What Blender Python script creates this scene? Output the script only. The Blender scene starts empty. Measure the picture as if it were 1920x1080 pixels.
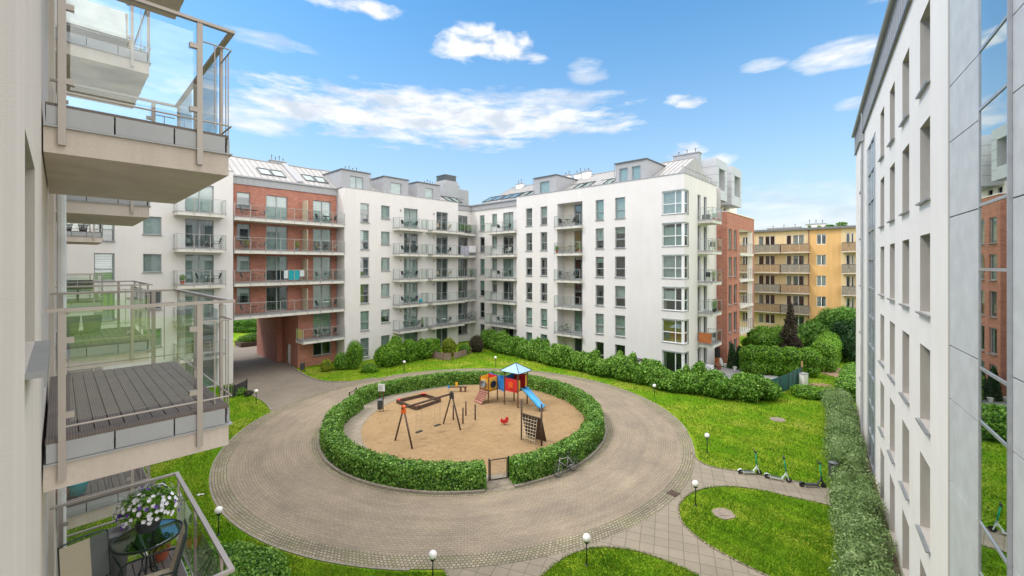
import bpy, math, random
import numpy as np
from math import radians as R, sin, cos, pi, atan2, hypot
from mathutils import Vector, Matrix

S = bpy.context.scene
COL = S.collection
# ------------------------------------------------------------------ camera
F, HZ, H = 805.0, 498.0, 10.2            # focal length in px of a 1920 frame, horizon row, eye height
cam_d = bpy.data.cameras.new('camera'); cam = bpy.data.objects.new('camera', cam_d); COL.objects.link(cam)
cam.location = (0, 0, H); cam.rotation_euler = (pi/2, 0, 0)
cam_d.sensor_width = 36; cam_d.lens = F/1920*36; cam_d.shift_y = -(540-HZ)/1920
cam_d.clip_start = 0.05; cam_d.clip_end = 3000
S.camera = cam
S.view_settings.view_transform = 'Standard'; S.view_settings.look = 'None'
S.view_settings.exposure = 1.18; S.view_settings.gamma = 1
SUN_AZ, SUN_EL = R(262), R(52)           # azimuth clockwise from +Y
# ------------------------------------------------------------------ world
def make_world():
    w = bpy.data.worlds.new('World'); S.world = w; w.use_nodes = True
    nt = w.node_tree; N = nt.nodes; L = nt.links; N.clear()
    out = N.new('ShaderNodeOutputWorld'); bg = N.new('ShaderNodeBackground')
    sky = N.new('ShaderNodeTexSky'); sky.sky_type = 'NISHITA'; sky.sun_disc = False
    sky.sun_elevation = SUN_EL; sky.sun_rotation = SUN_AZ; sky.air_density = 1.0; sky.dust_density = 0.35; sky.ozone_density = 2.2
    tc = N.new('ShaderNodeTexCoord'); sp = N.new('ShaderNodeSeparateXYZ'); L.new(tc.outputs['Generated'], sp.inputs[0])
    def m(op, a, b=None, c=None, clamp=False):
        n = N.new('ShaderNodeMath'); n.operation = op; n.use_clamp = clamp
        for i, v in enumerate((a, b, c)):
            if v is None: continue
            if isinstance(v, (int, float)): n.inputs[i].default_value = v
            else: L.new(v, n.inputs[i])
        return n.outputs[0]
    az = m('ARCTAN2', sp.outputs[0], sp.outputs[1]); el = m('ARCSINE', sp.outputs[2])
    cv = N.new('ShaderNodeCombineXYZ'); L.new(az, cv.inputs[0]); L.new(m('MULTIPLY', el, 2.2), cv.inputs[1])
    no = N.new('ShaderNodeTexNoise'); no.inputs['Scale'].default_value = 12; no.inputs['Detail'].default_value = 7; no.inputs['Roughness'].default_value = 0.54
    no.inputs['Distortion'].default_value = 0.25
    L.new(cv.outputs[0], no.inputs['Vector'])
    cv2 = N.new('ShaderNodeCombineXYZ'); L.new(m('MULTIPLY', az, 0.8), cv2.inputs[0]); L.new(m('MULTIPLY', el, 3.4), cv2.inputs[1]); cv2.inputs[2].default_value = 4.1
    no2 = N.new('ShaderNodeTexNoise'); no2.inputs['Scale'].default_value = 14; no2.inputs['Detail'].default_value = 7; no2.inputs['Roughness'].default_value = 0.6
    L.new(cv2.outputs[0], no2.inputs['Vector'])
    def ae(px, py):
        k = (px-960)/F; a = math.atan(k); return a, math.atan((HZ-py)/F*cos(a))
    dens = None
    # centre x, y, half width, half height, gain, threshold noise amount (soft)
    clouds = [(800, 222, 400, 58, 1.45, 1), (880, 205, 250, 45, .8, 1), (1030, 190, 150, 26, .8, 1), (905, 84, 100, 36, .85, 0), (965, 100, 62, 22, .7, 0), (850, 98, 50, 14, .6, 0),
              (662, 8, 86, 22, .7, 0), (1100, 134, 44, 26, .75, 1), (1287, 190, 42, 17, .75, 0), (1575, 104, 100, 30, .85, 1),
              (1432, 120, 48, 14, .7, 1), (1285, 284, 44, 22, .8, 0), (500, 76, 90, 18, .55, 1), (1335, 300, 50, 14, .5, 0),
              (480, 215, 130, 40, .9, 1), (1500, 400, 240, 60, .55, 1), (1600, 195, 40, 14, .6, 1),
              (1050, -330, 500, 240, 1.0, 1), (1900, -200, 420, 220, 1.1, 1), (2350, 300, 420, 150, 1.0, 1)]
    for (px, py, hw, hh, g, soft) in clouds:
        a0, e0 = ae(px, py); a1, _ = ae(px+hw, py); _, e1 = ae(px, py-hh)
        ra, re_ = abs(a1-a0), abs(e1-e0)
        dx = m('MULTIPLY', m('SUBTRACT', az, a0), 1/ra); dy = m('MULTIPLY', m('SUBTRACT', el, e0), 1/re_)
        r2 = m('ADD', m('MULTIPLY', dx, dx), m('MULTIPLY', dy, dy))
        base = m('SUBTRACT', 1.0, r2)
        nz = m('MULTIPLY', m('SUBTRACT', (no2 if soft else no).outputs['Fac'], 0.5), 3.2 if soft else 5.0)
        v = m('MULTIPLY', m('ADD', base, nz), g*(0.85 if soft else 1.25), clamp=True)
        # fades out with distance from the cloud's centre
        edge = m('MULTIPLY', m('SUBTRACT', 1.9, r2), 1.2, clamp=True)
        v = m('MULTIPLY', v, edge)
        dens = v if dens is None else m('MAXIMUM', dens, v)
    # haze near the horizon
    # bright cloud added out of view, behind and overhead, to fill shaded facades
    mk = m('MAXIMUM', m('ADD', m('ADD', m('MULTIPLY', sp.outputs[1], -2.1), m('MULTIPLY', sp.outputs[0], 0.75)), -0.1, clamp=True), m('MULTIPLY', m('SUBTRACT', sp.outputs[2], 0.585), 6.0, clamp=True))
    back = m('MULTIPLY', m('ADD', m('MULTIPLY', m('SUBTRACT', no2.outputs['Fac'], 0.42), 2.0), 0.75, clamp=True), mk)
    hue = N.new('ShaderNodeHueSaturation'); hue.inputs['Saturation'].default_value = 1.32; hue.inputs['Hue'].default_value = 0.49
    hue.inputs['Value'].default_value = 0.93
    L.new(sky.outputs[0], hue.inputs['Color'])
    hz = m('POWER', m('SUBTRACT', 1.0, m('MAXIMUM', sp.outputs[2], 0.0)), 3.3)
    mixh = N.new('ShaderNodeMixRGB'); mixh.inputs[2].default_value = (2.35, 2.5, 2.6, 1)
    L.new(m('MULTIPLY', hz, 1.0, clamp=True), mixh.inputs[0]); L.new(hue.outputs[0], mixh.inputs[1])
    mix = N.new('ShaderNodeMixRGB'); cc = N.new('ShaderNodeValToRGB'); cc.color_ramp.elements[0].position = .36; cc.color_ramp.elements[0].color = (2.7, 2.95, 3.3, 1); cc.color_ramp.elements[1].position = .55; cc.color_ramp.elements[1].color = (3.9, 3.95, 4.0, 1)
    L.new(no.outputs['Fac'], cc.inputs[0]); L.new(cc.outputs[0], mix.inputs[2])
    L.new(m('MULTIPLY', dens, 0.94), mix.inputs[0]); L.new(mixh.outputs[0], mix.inputs[1])
    bg.inputs[1].default_value = 0.12
    mixb = N.new('ShaderNodeMixRGB'); mixb.inputs[2].default_value = (10.4, 10.1, 9.8, 1)
    L.new(back, mixb.inputs[0]); L.new(mix.outputs[0], mixb.inputs[1]); L.new(mixb.outputs[0], bg.inputs[0]); L.new(bg.outputs[0], out.inputs[0])
make_world()
sd = bpy.data.lights.new('sun', 'SUN'); sd.energy = 0.85; sd.angle = R(11); sd.color = (1.0, 0.95, 0.87)
so = bpy.data.objects.new('sun', sd); COL.objects.link(so); so.location = (0, 0, 60)
sdir = Vector((sin(SUN_AZ)*cos(SUN_EL), cos(SUN_AZ)*cos(SUN_EL), sin(SUN_EL)))
so.rotation_euler = sdir.to_track_quat('Z', 'Y').to_euler()

# ------------------------------------------------------------------ materials
def lin(c):
    return tuple(((v/255)/12.92 if v/255 <= .04045 else ((v/255+.055)/1.055)**2.4) for v in c)+(1,)
class NT:
    def __init__(s, name):
        s.mat = bpy.data.materials.new(name); s.mat.use_nodes = True; s.t = s.mat.node_tree; s.N = s.t.nodes; s.L = s.t.links
        s.b = s.N['Principled BSDF']; s.out = s.N['Material Output']
    def n(s, t, **kw):
        nd = s.N.new(t)
        for k, v in kw.items(): setattr(nd, k, v)
        return nd
    def m(s, op, a, b=None, clamp=False):
        n = s.N.new('ShaderNodeMath'); n.operation = op; n.use_clamp = clamp
        for i, v in enumerate((a, b)):
            if v is None: continue
            if isinstance(v, (int, float)): n.inputs[i].default_value = v
            else: s.L.new(v, n.inputs[i])
        return n.outputs[0]
    def mix(s, f, a, b, mode='MIX'):
        n = s.N.new('ShaderNodeMixRGB'); n.blend_type = mode
        for i, v in enumerate((f, a, b)):
            if isinstance(v, (int, float)): n.inputs[i].default_value = v
            elif isinstance(v, tuple): n.inputs[i].default_value = v if len(v) == 4 else v+(1,)
            else: s.L.new(v, n.inputs[i])
        return n.outputs[0]
    def obj(s): return s.n('ShaderNodeTexCoord').outputs['Object']
    def noise(s, scale, detail=4, rough=.6, vec=None):
        n = s.n('ShaderNodeTexNoise'); n.inputs['Scale'].default_value = scale; n.inputs['Detail'].default_value = detail; n.inputs['Roughness'].default_value = rough
        s.L.new(vec if vec is not None else s.obj(), n.inputs['Vector']); return n.outputs['Fac']
    def ramp(s, fac, stops):
        r = s.n('ShaderNodeValToRGB'); e = r.color_ramp.elements
        while len(e) < len(stops): e.new(.5)
        for el, (p, c) in zip(e, stops): el.position = p; el.color = c if len(c) == 4 else tuple(c)+(1,)
        s.L.new(fac, r.inputs[0]); return r.outputs[0]
    def bump(s, h, strength=.3, dist=.02):
        b = s.n('ShaderNodeBump'); b.inputs['Strength'].default_value = strength; b.inputs['Distance'].default_value = dist
        s.L.new(h, b.inputs['Height']); s.L.new(b.outputs[0], s.b.inputs['Normal'])
    def set(s, color=None, rough=.7, metal=0, spec=.5):
        if color is not None:
            if isinstance(color, tuple): s.b.inputs['Base Color'].default_value = color if len(color) == 4 else color+(1,)
            else: s.L.new(color, s.b.inputs['Base Color'])
        s.b.inputs['Roughness'].default_value = rough; s.b.inputs['Metallic'].default_value = metal
        s.b.inputs['Specular IOR Level'].default_value = spec
        return s.mat
M = {}
def plain(name, col, rough=.6, metal=0, var=.12, scale=3, spec=.5, bump=0):
    t = NT(name); c = tuple(col[:3]); n = t.noise(scale, 5)
    lo = tuple(max(0, v*(1-var)) for v in c); hi = tuple(v*(1+var) for v in c)
    o = t.set(t.ramp(n, [(.3, lo), (.7, hi)]), rough, metal, spec)
    if bump: t.bump(t.noise(scale*12, 3), bump, .01)
    M[name] = o; return o
def stucco(name, col, fine=90, bs=.25, streak=.06):
    t = NT(name); o = t.obj()
    big = t.noise(.35, 5, .6, o); fin = t.noise(fine, 3, .7, o)
    mp = t.n('ShaderNodeMapping'); mp.inputs['Scale'].default_value = (2.2, 2.2, .18); t.L.new(o, mp.inputs[0])
    st = t.noise(1.0, 6, .65, mp.outputs[0])
    c = tuple(col[:3])
    a = t.ramp(big, [(.3, tuple(v*.95 for v in c)), (.7, tuple(min(1, v*1.03) for v in c))])
    b = t.ramp(st, [(.35, (1-streak*1.6, 1-streak*1.7, 1-streak*2)), (.6, (1, 1, 1))])
    cc = t.mix(1.0, a, b, 'MULTIPLY')
    f = t.ramp(fin, [(.3, (.93, .93, .93)), (.7, (1.03, 1.03, 1.03))])
    t.set(t.mix(1.0, cc, f, 'MULTIPLY'), .9, spec=.2); t.bump(fin, bs, .01); M[name] = t.mat
stucco('stucco_white', (.71, .688, .675), streak=.02)
stucco('stucco_cream', (.70, .665, .59))
stucco('stucco_near', (.82, .735, .675), fine=150, bs=.55, streak=.05)
stucco('stucco_offwhite', (.89, .84, .80), streak=.02)
stucco('grey_shade_render', (.50, .46, .42))  # darker grey render; on office window reveals its colour includes recess shade
stucco('stucco_yellow', (.74, .46, .20))
stucco('stucco_paleyellow', (.74, .57, .33))
stucco('concrete', (.64, .56, .505), fine=30, bs=.3, streak=.08)
stucco('slab_white', (.70, .68, .63), fine=30, bs=.15)
plain('frame_grey', (.30, .33, .34), .45)
plain('frame_white', (.75, .76, .76), .4)
plain('sill_grey', (.27, .28, .29), .4, .3)
plain('zinc', (.36, .37, .39), .45, .35, var=.08)
plain('zinc_light', (.35, .355, .37), .55, .0, var=.06)
plain('seam', (.27, .265, .26), .5)
plain('roof_metal', (.37, .36, .35), .5, .0, var=.09, scale=.8)
plain('zinc_dark', (.13, .14, .15), .4, .4)
plain('rail_metal', (.40, .355, .32), .45, .2, var=.05)
plain('rail_far', (.36, .36, .35), .45, .4)
plain('fascia_grey', (.36, .365, .38), .5, .1, var=.05)
plain('deck_side', (.055, .045, .04), .7)
plain('black_metal', (.022, .023, .025), .4, .2)
plain('green_black', (.012, .026, .022), .3, .2)
plain('charcoal', (.05, .052, .055), .7)
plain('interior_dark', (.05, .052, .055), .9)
plain('beige_screen', (.55, .47, .34), .7)
plain('white_paint', (.78, .78, .77), .4)
plain('plastic_grey', (.20, .205, .21), .6)
plain('wood_brown', (.16, .075, .04), .65, var=.3, scale=8, bump=.3)
plain('wood_dark', (.075, .045, .032), .65, var=.3, scale=8, bump=.3)
plain('wood_red', (.26, .10, .06), .65, var=.3, scale=8)
plain('plank_red', (.36, .17, .13), .7, var=.2, scale=5)
plain('play_red', (.62, .03, .035), .35); plain('play_yellow', (.80, .42, .04), .4); plain('play_blue', (.02, .20, .58), .35)
plain('play_blue_light', (.30, .48, .70), .4); plain('play_orange', (.75, .12, .02), .45); plain('play_slide', (.06, .38, .72), .25)
plain('teal', (.0, .36, .42), .5); plain('terracotta', (.40, .10, .05), .7); plain('orange_cloth', (.55, .18, .06), .8)
plain('lavender_cloth', (.42, .40, .50), .85); plain('white_cloth', (.72, .72, .76), .9)
plain('scooter_white', (.62, .72, .66), .35); plain('scooter_green', (.0, .38, .20), .35); plain('tyre', (.018, .018, .018), .8)
plain('rope', (.62, .55, .42), .9); plain('kerb', (.27, .24, .195), .85, var=.25, scale=6, bump=.4)
plain('patio', (.34, .34, .34), .85, var=.1, scale=2); plain('bark', (.10, .07, .045), .9, var=.4, scale=10, bump=.5)
plain('fence_green', (.018, .10, .10), .6, var=.2); plain('fence_pink', (.30, .21, .19), .8, var=.15); plain('roofing', (.07, .068, .07), .75)
plain('parapet_beige', (.33, .22, .13), .7, var=.2); plain('parapet_grey', (.25, .22, .18), .7, var=.2)
plain('roof_edge', (.16, .165, .17), .6); plain('dirt', (.30, .20, .13), .95, var=.3, scale=3, bump=.6)
plain('manhole', (.27, .22, .18), .9, var=.2, scale=9, bump=.5); plain('mulch', (.15, .115, .09), .95, var=.5, scale=14, bump=.8)
plain('grey_panel', (.56, .57, .58), .55, 0, var=.10, scale=2.2)
plain('panel_joint', (.10, .105, .115), .6); plain('mullion', (.42, .44, .47), .35, .5)
plain('metal_panel', (.50, .51, .53), .45, .15, var=.06, scale=1.2); plain('panel_dark', (.30, .31, .33), .5)
plain('awning_cloth', (.72, .73, .73), .8); plain('awning_trim', (.42, .27, .12), .7)
plain('chair_cream', (.56, .49, .37), .85, var=.08, scale=20); plain('chair_mesh', (.14, .15, .15), .8); plain('chair_grey', (.17, .18, .185), .8)
plain('petal_white', (.80, .78, .84), .6, var=.05); plain('petal_purple', (.13, .05, .36), .6); plain('petal_pink', (.62, .22, .30), .6)
plain('petal_yellow', (.70, .55, .06), .6)
def glass(name, tint, base, rough=.01, gloss=(.9, .95, .95)):
    t = NT(name); tr = t.n('ShaderNodeBsdfTransparent'); tr.inputs[0].default_value = tint+(1,)
    gl = t.n('ShaderNodeBsdfGlossy'); gl.inputs[0].default_value = gloss+(1,); gl.inputs['Roughness'].default_value = rough
    lw = t.n('ShaderNodeLayerWeight'); lw.inputs[0].default_value = .5; pw = t.m('MULTIPLY', t.m('POWER', lw.outputs['Facing'], 5.0), .9)
    mx = t.n('ShaderNodeMixShader'); t.L.new(t.m('ADD', pw, base+.03, clamp=True), mx.inputs[0])
    t.L.new(tr.outputs[0], mx.inputs[1]); t.L.new(gl.outputs[0], mx.inputs[2]); t.L.new(mx.outputs[0], t.out.inputs[0]); t.N.remove(t.b)
    M[name] = t.mat
glass('window_glass', (.72, .80, .78), .16)
glass('rail_glass', (.955, .975, .965), .03)
glass('rail_glass_far', (.95, .975, .965), -.02)
glass('table_glass', (.35, .50, .42), .10)
glass('tower_glass', (.30, .36, .36), .52, gloss=(.80, .86, .86))
glass('frosted_glass', (.45, .50, .48), .15, rough=.25)
def brick():
    t = NT('brick'); sp = t.n('ShaderNodeSeparateXYZ'); t.L.new(t.obj(), sp.inputs[0])
    cb = t.n('ShaderNodeCombineXYZ'); t.L.new(t.m('ADD', sp.outputs[0], sp.outputs[1]), cb.inputs[0]); t.L.new(sp.outputs[2], cb.inputs[1])
    b = t.n('ShaderNodeTexBrick'); t.L.new(cb.outputs[0], b.inputs[0])
    b.inputs['Color1'].default_value = (.44, .165, .11, 1); b.inputs['Color2'].default_value = (.31, .105, .07, 1); b.inputs['Mortar'].default_value = (.50, .40, .34, 1)
    b.inputs['Scale'].default_value = 1; b.inputs['Brick Width'].default_value = .26; b.inputs['Row Height'].default_value = .078
    b.inputs['Mortar Size'].default_value = .006; b.inputs['Mortar Smooth'].default_value = .3; b.inputs['Bias'].default_value = -.15
    n = t.noise(1.3, 6, .7); c = t.mix(1.0, b.outputs[0], t.ramp(n, [(.25, (.82, .82, .82)), (.75, (1.15, 1.15, 1.15))]), 'MULTIPLY')
    t.set(c, .88, spec=.2); t.bump(b.outputs[1], -.4, .01); M['brick'] = t.mat
brick()
def striped(name, c1, c2, period, axis=2, rough=.8):
    t = NT(name); sp = t.n('ShaderNodeSeparateXYZ'); t.L.new(t.obj(), sp.inputs[0])
    f = t.m('FRACT', t.m('MULTIPLY', sp.outputs[axis], 1/period)); g = t.m('GREATER_THAN', f, .5)
    t.set(t.mix(g, c1, c2), rough); M[name] = t.mat
striped('blind_striped', (.50, .56, .53), (.24, .29, .28), .17)
striped('blind_slats', (.52, .56, .54), (.20, .23, .23), .06)
plain('blind_plain', (.42, .47, .45), .8); plain('blind_green', (.30, .40, .36), .8); plain('curtain_cloth', (.50, .54, .53), .9); plain('curtain_dark', (.16, .18, .19), .9)
plain('curtain_yellow', (.42, .38, .12), .9)
def deck():
    t = NT('deck_boards'); sp = t.n('ShaderNodeSeparateXYZ'); t.L.new(t.obj(), sp.inputs[0])
    f = t.m('FRACT', t.m('MULTIPLY', sp.outputs[1], 1/.018)); g = t.m('GREATER_THAN', f, .4)
    c = t.mix(g, (.105, .082, .070), (.165, .135, .118)); n = t.noise(2.5, 5)
    t.set(t.mix(1.0, c, t.ramp(n, [(.3, (.85, .85, .85)), (.7, (1.2, 1.2, 1.2))]), 'MULTIPLY'), .6); t.bump(g, .4, .004); M['deck_boards'] = t.mat
deck()
def leafmat(name, dark, mid, light, rough=.5, trans=.25):
    t = NT(name); g = t.n('ShaderNodeNewGeometry'); n = t.noise(.5 if 'grass' in name else 1.1, 4)
    c = t.ramp(t.m('ADD', t.m('MULTIPLY', g.outputs['Random Per Island'], .55 if 'grass' in name else .7), t.m('MULTIPLY', t.m('SUBTRACT', n, .25), 1.1 if 'grass' in name else .55)), [(.12, dark), (.5, mid), (.95, light)])
    t.set(c, rough, spec=.35)
    tl = t.n('ShaderNodeBsdfTranslucent'); t.L.new(c, tl.inputs[0]); mx = t.n('ShaderNodeMixShader'); mx.inputs[0].default_value = trans
    t.L.new(t.b.outputs[0], mx.inputs[1]); t.L.new(tl.outputs[0], mx.inputs[2]); t.L.new(mx.outputs[0], t.out.inputs[0]); M[name] = t.mat
leafmat('leaf_ivy', (.022, .088, .008), (.115, .28, .024), (.38, .58, .12), .35)
leafmat('leaf_hedge', (.03, .11, .008), (.14, .33, .025), (.40, .60, .12))
leafmat('leaf_bright', (.03, .12, .007), (.15, .34, .018), (.36, .56, .08))
leafmat('leaf_silver', (.07, .13, .035), (.20, .31, .095), (.44, .55, .26))
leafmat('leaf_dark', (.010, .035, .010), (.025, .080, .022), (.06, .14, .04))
leafmat('leaf_tree', (.025, .10, .012), (.11, .28, .03), (.30, .50, .10))
leafmat('leaf_plum', (.030, .020, .018), (.075, .052, .040), (.15, .14, .08))
leafmat('leaf_yellow', (.10, .16, .008), (.26, .34, .02), (.42, .45, .05))
leafmat('grass_blade', (.055, .17, .003), (.145, .31, .008), (.36, .45, .04), .6)
def grass_ground():
    t = NT('lawn'); o = t.obj(); a = t.noise(.35, 4, .6, o); b = t.noise(2.3, 5, .7, o); c = t.noise(26, 4, .8, o)
    g = t.ramp(a, [(.28, (.085, .235, .004)), (.43, (.14, .29, .008)), (.55, (.24, .33, .022)), (.72, (.36, .37, .07))])
    h = t.ramp(b, [(.28, (.62, .70, .6)), (.5, (1, 1, 1)), (.75, (1.28, 1.16, 1.2))])
    k = t.ramp(c, [(.25, (.55, .58, .5)), (.75, (1.3, 1.28, 1.2))])
    t.set(t.mix(1.0, t.mix(1.0, g, h, 'MULTIPLY'), k, 'MULTIPLY'), .95, spec=.1); t.bump(c, .8, .05); M['lawn'] = t.mat
grass_ground()
def polar_paving(name, row, length, c1, c2, mortar, ms, rot=0, blotch=.18, bumpy=.4, moss=0):
    t = NT(name); o = t.obj(); sp = t.n('ShaderNodeSeparateXYZ'); t.L.new(o, sp.inputs[0])
    r = t.m('SQRT', t.m('ADD', t.m('MULTIPLY', sp.outputs[0], sp.outputs[0]), t.m('MULTIPLY', sp.outputs[1], sp.outputs[1])))
    th = t.m('ARCTAN2', sp.outputs[1], sp.outputs[0])
    wob = t.m('MULTIPLY', t.noise(1.7, 3, .5, o), .09*bumpy)
    cb = t.n('ShaderNodeCombineXYZ'); t.L.new(t.m('MULTIPLY', th, 11.4), cb.inputs[0]); t.L.new(t.m('ADD', r, wob), cb.inputs[1])
    b = t.n('ShaderNodeTexBrick'); t.L.new(cb.outputs[0], b.inputs[0]); b.inputs['Scale'].default_value = 1
    b.inputs['Brick Width'].default_value = length; b.inputs['Row Height'].default_value = row
    b.inputs['Color1'].default_value = c1+(1,); b.inputs['Color2'].default_value = c2+(1,); b.inputs['Mortar'].default_value = mortar+(1,)
    b.inputs['Mortar Size'].default_value = ms; b.inputs['Mortar Smooth'].default_value = .2; b.inputs['Bias'].default_value = 0
    n = t.noise(.45, 6, .65, o); n2 = t.noise(7, 4, .7, o)
    c = t.mix(1.0, b.outputs[0], t.ramp(n, [(.28, (1-blotch, 1-blotch, 1-blotch*.9)), (.72, (1+blotch, 1+blotch*.9, 1+blotch*.75))]), 'MULTIPLY')
    c = t.mix(1.0, c, t.ramp(n2, [(.3, (.9, .9, .9)), (.7, (1.08, 1.08, 1.08))]), 'MULTIPLY')
    pv = t.n('ShaderNodeCombineXYZ'); t.L.new(t.m('MULTIPLY', th, 2.2), pv.inputs[0]); t.L.new(t.m('MULTIPLY', r, 1.6), pv.inputs[1])
    c = t.mix(1.0, c, t.ramp(t.noise(1.3, 5, .65, pv.outputs[0]), [(.3, (.84, .84, .85)), (.7, (1.12, 1.11, 1.08))]), 'MULTIPLY')
    if moss: c = t.mix(t.ramp(t.noise(1.1, 4, .7, o), [(.48, (0, 0, 0)), (.72, (moss, moss, moss))]), c, (.16, .19, .06))
    t.set(c, .85, spec=.25); t.bump(b.outputs[1], -bumpy, .015); M[name] = t.mat
polar_paving('ring_pavers', .125, .22, (.300, .25, .188), (.268, .222, .168), (.195, .165, .128), .012)
polar_paving('cobble_band', .12, .12, (.37, .33, .265), (.25, .215, .165), (.15, .135, .085), .022, bumpy=.9, blotch=.25, moss=.35)
def straight_paving(name, w, h, c1, c2, mortar, ms, rot=0.0, blotch=.12):
    t = NT(name); o = t.obj(); mp = t.n('ShaderNodeMapping'); mp.inputs['Rotation'].default_value = (0, 0, rot); t.L.new(o, mp.inputs[0])
    b = t.n('ShaderNodeTexBrick'); t.L.new(mp.outputs[0], b.inputs[0]); b.inputs['Scale'].default_value = 1
    b.inputs['Brick Width'].default_value = w; b.inputs['Row Height'].default_value = h; b.offset = 0 if w > .4 else .5
    b.inputs['Color1'].default_value = c1+(1,); b.inputs['Color2'].default_value = c2+(1,); b.inputs['Mortar'].default_value = mortar+(1,)
    b.inputs['Mortar Size'].default_value = ms; b.inputs['Mortar Smooth'].default_value = .2
    n = t.noise(.6, 6, .65, o); n2 = t.noise(9, 4, .7, o)
    c = t.mix(1.0, b.outputs[0], t.ramp(n, [(.28, (1-blotch,)*3), (.72, (1+blotch,)*3)]), 'MULTIPLY')
    c = t.mix(1.0, c, t.ramp(n2, [(.3, (.92,)*3), (.7, (1.06,)*3)]), 'MULTIPLY')
    t.set(c, .88, spec=.25); t.bump(b.outputs[1], -.4, .01); M[name] = t.mat
straight_paving('slab_paving', .5, .5, (.29, .25, .195), (.255, .22, .17), (.16, .14, .095), .014, rot=.35)
straight_paving('road_pavers', .22, .125, (.275, .235, .185), (.24, .205, .165), (.17, .148, .12), .010, rot=-.82)
straight_paving('patio_slabs', .6, .6, (.34, .34, .34), (.31, .31, .31), (.2, .2, .19), .012, rot=.82)
def sand():
    t = NT('sand'); o = t.obj(); a = t.noise(.5, 6, .7, o); b = t.noise(3.2, 8, .8, o); c = t.noise(60, 3, .7, o)
    g = t.ramp(a, [(.3, (.285, .19, .10)), (.7, (.37, .255, .142))])
    h = t.ramp(b, [(.30, (.60, .58, .55)), (.48, (1, 1, 1)), (.8, (1.12, 1.12, 1.12))])
    t.set(t.mix(1.0, g, h, 'MULTIPLY'), .95, spec=.1); t.bump(t.m('ADD', b, t.m('MULTIPLY', c, .3)), .7, .08); M['sand'] = t.mat
sand()
def globe():
    t = NT('globe_glass'); t.set((.85, .85, .84), .25); t.b.inputs['Subsurface Weight'].default_value = .2; M['globe_glass'] = t.mat
globe()

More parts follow.
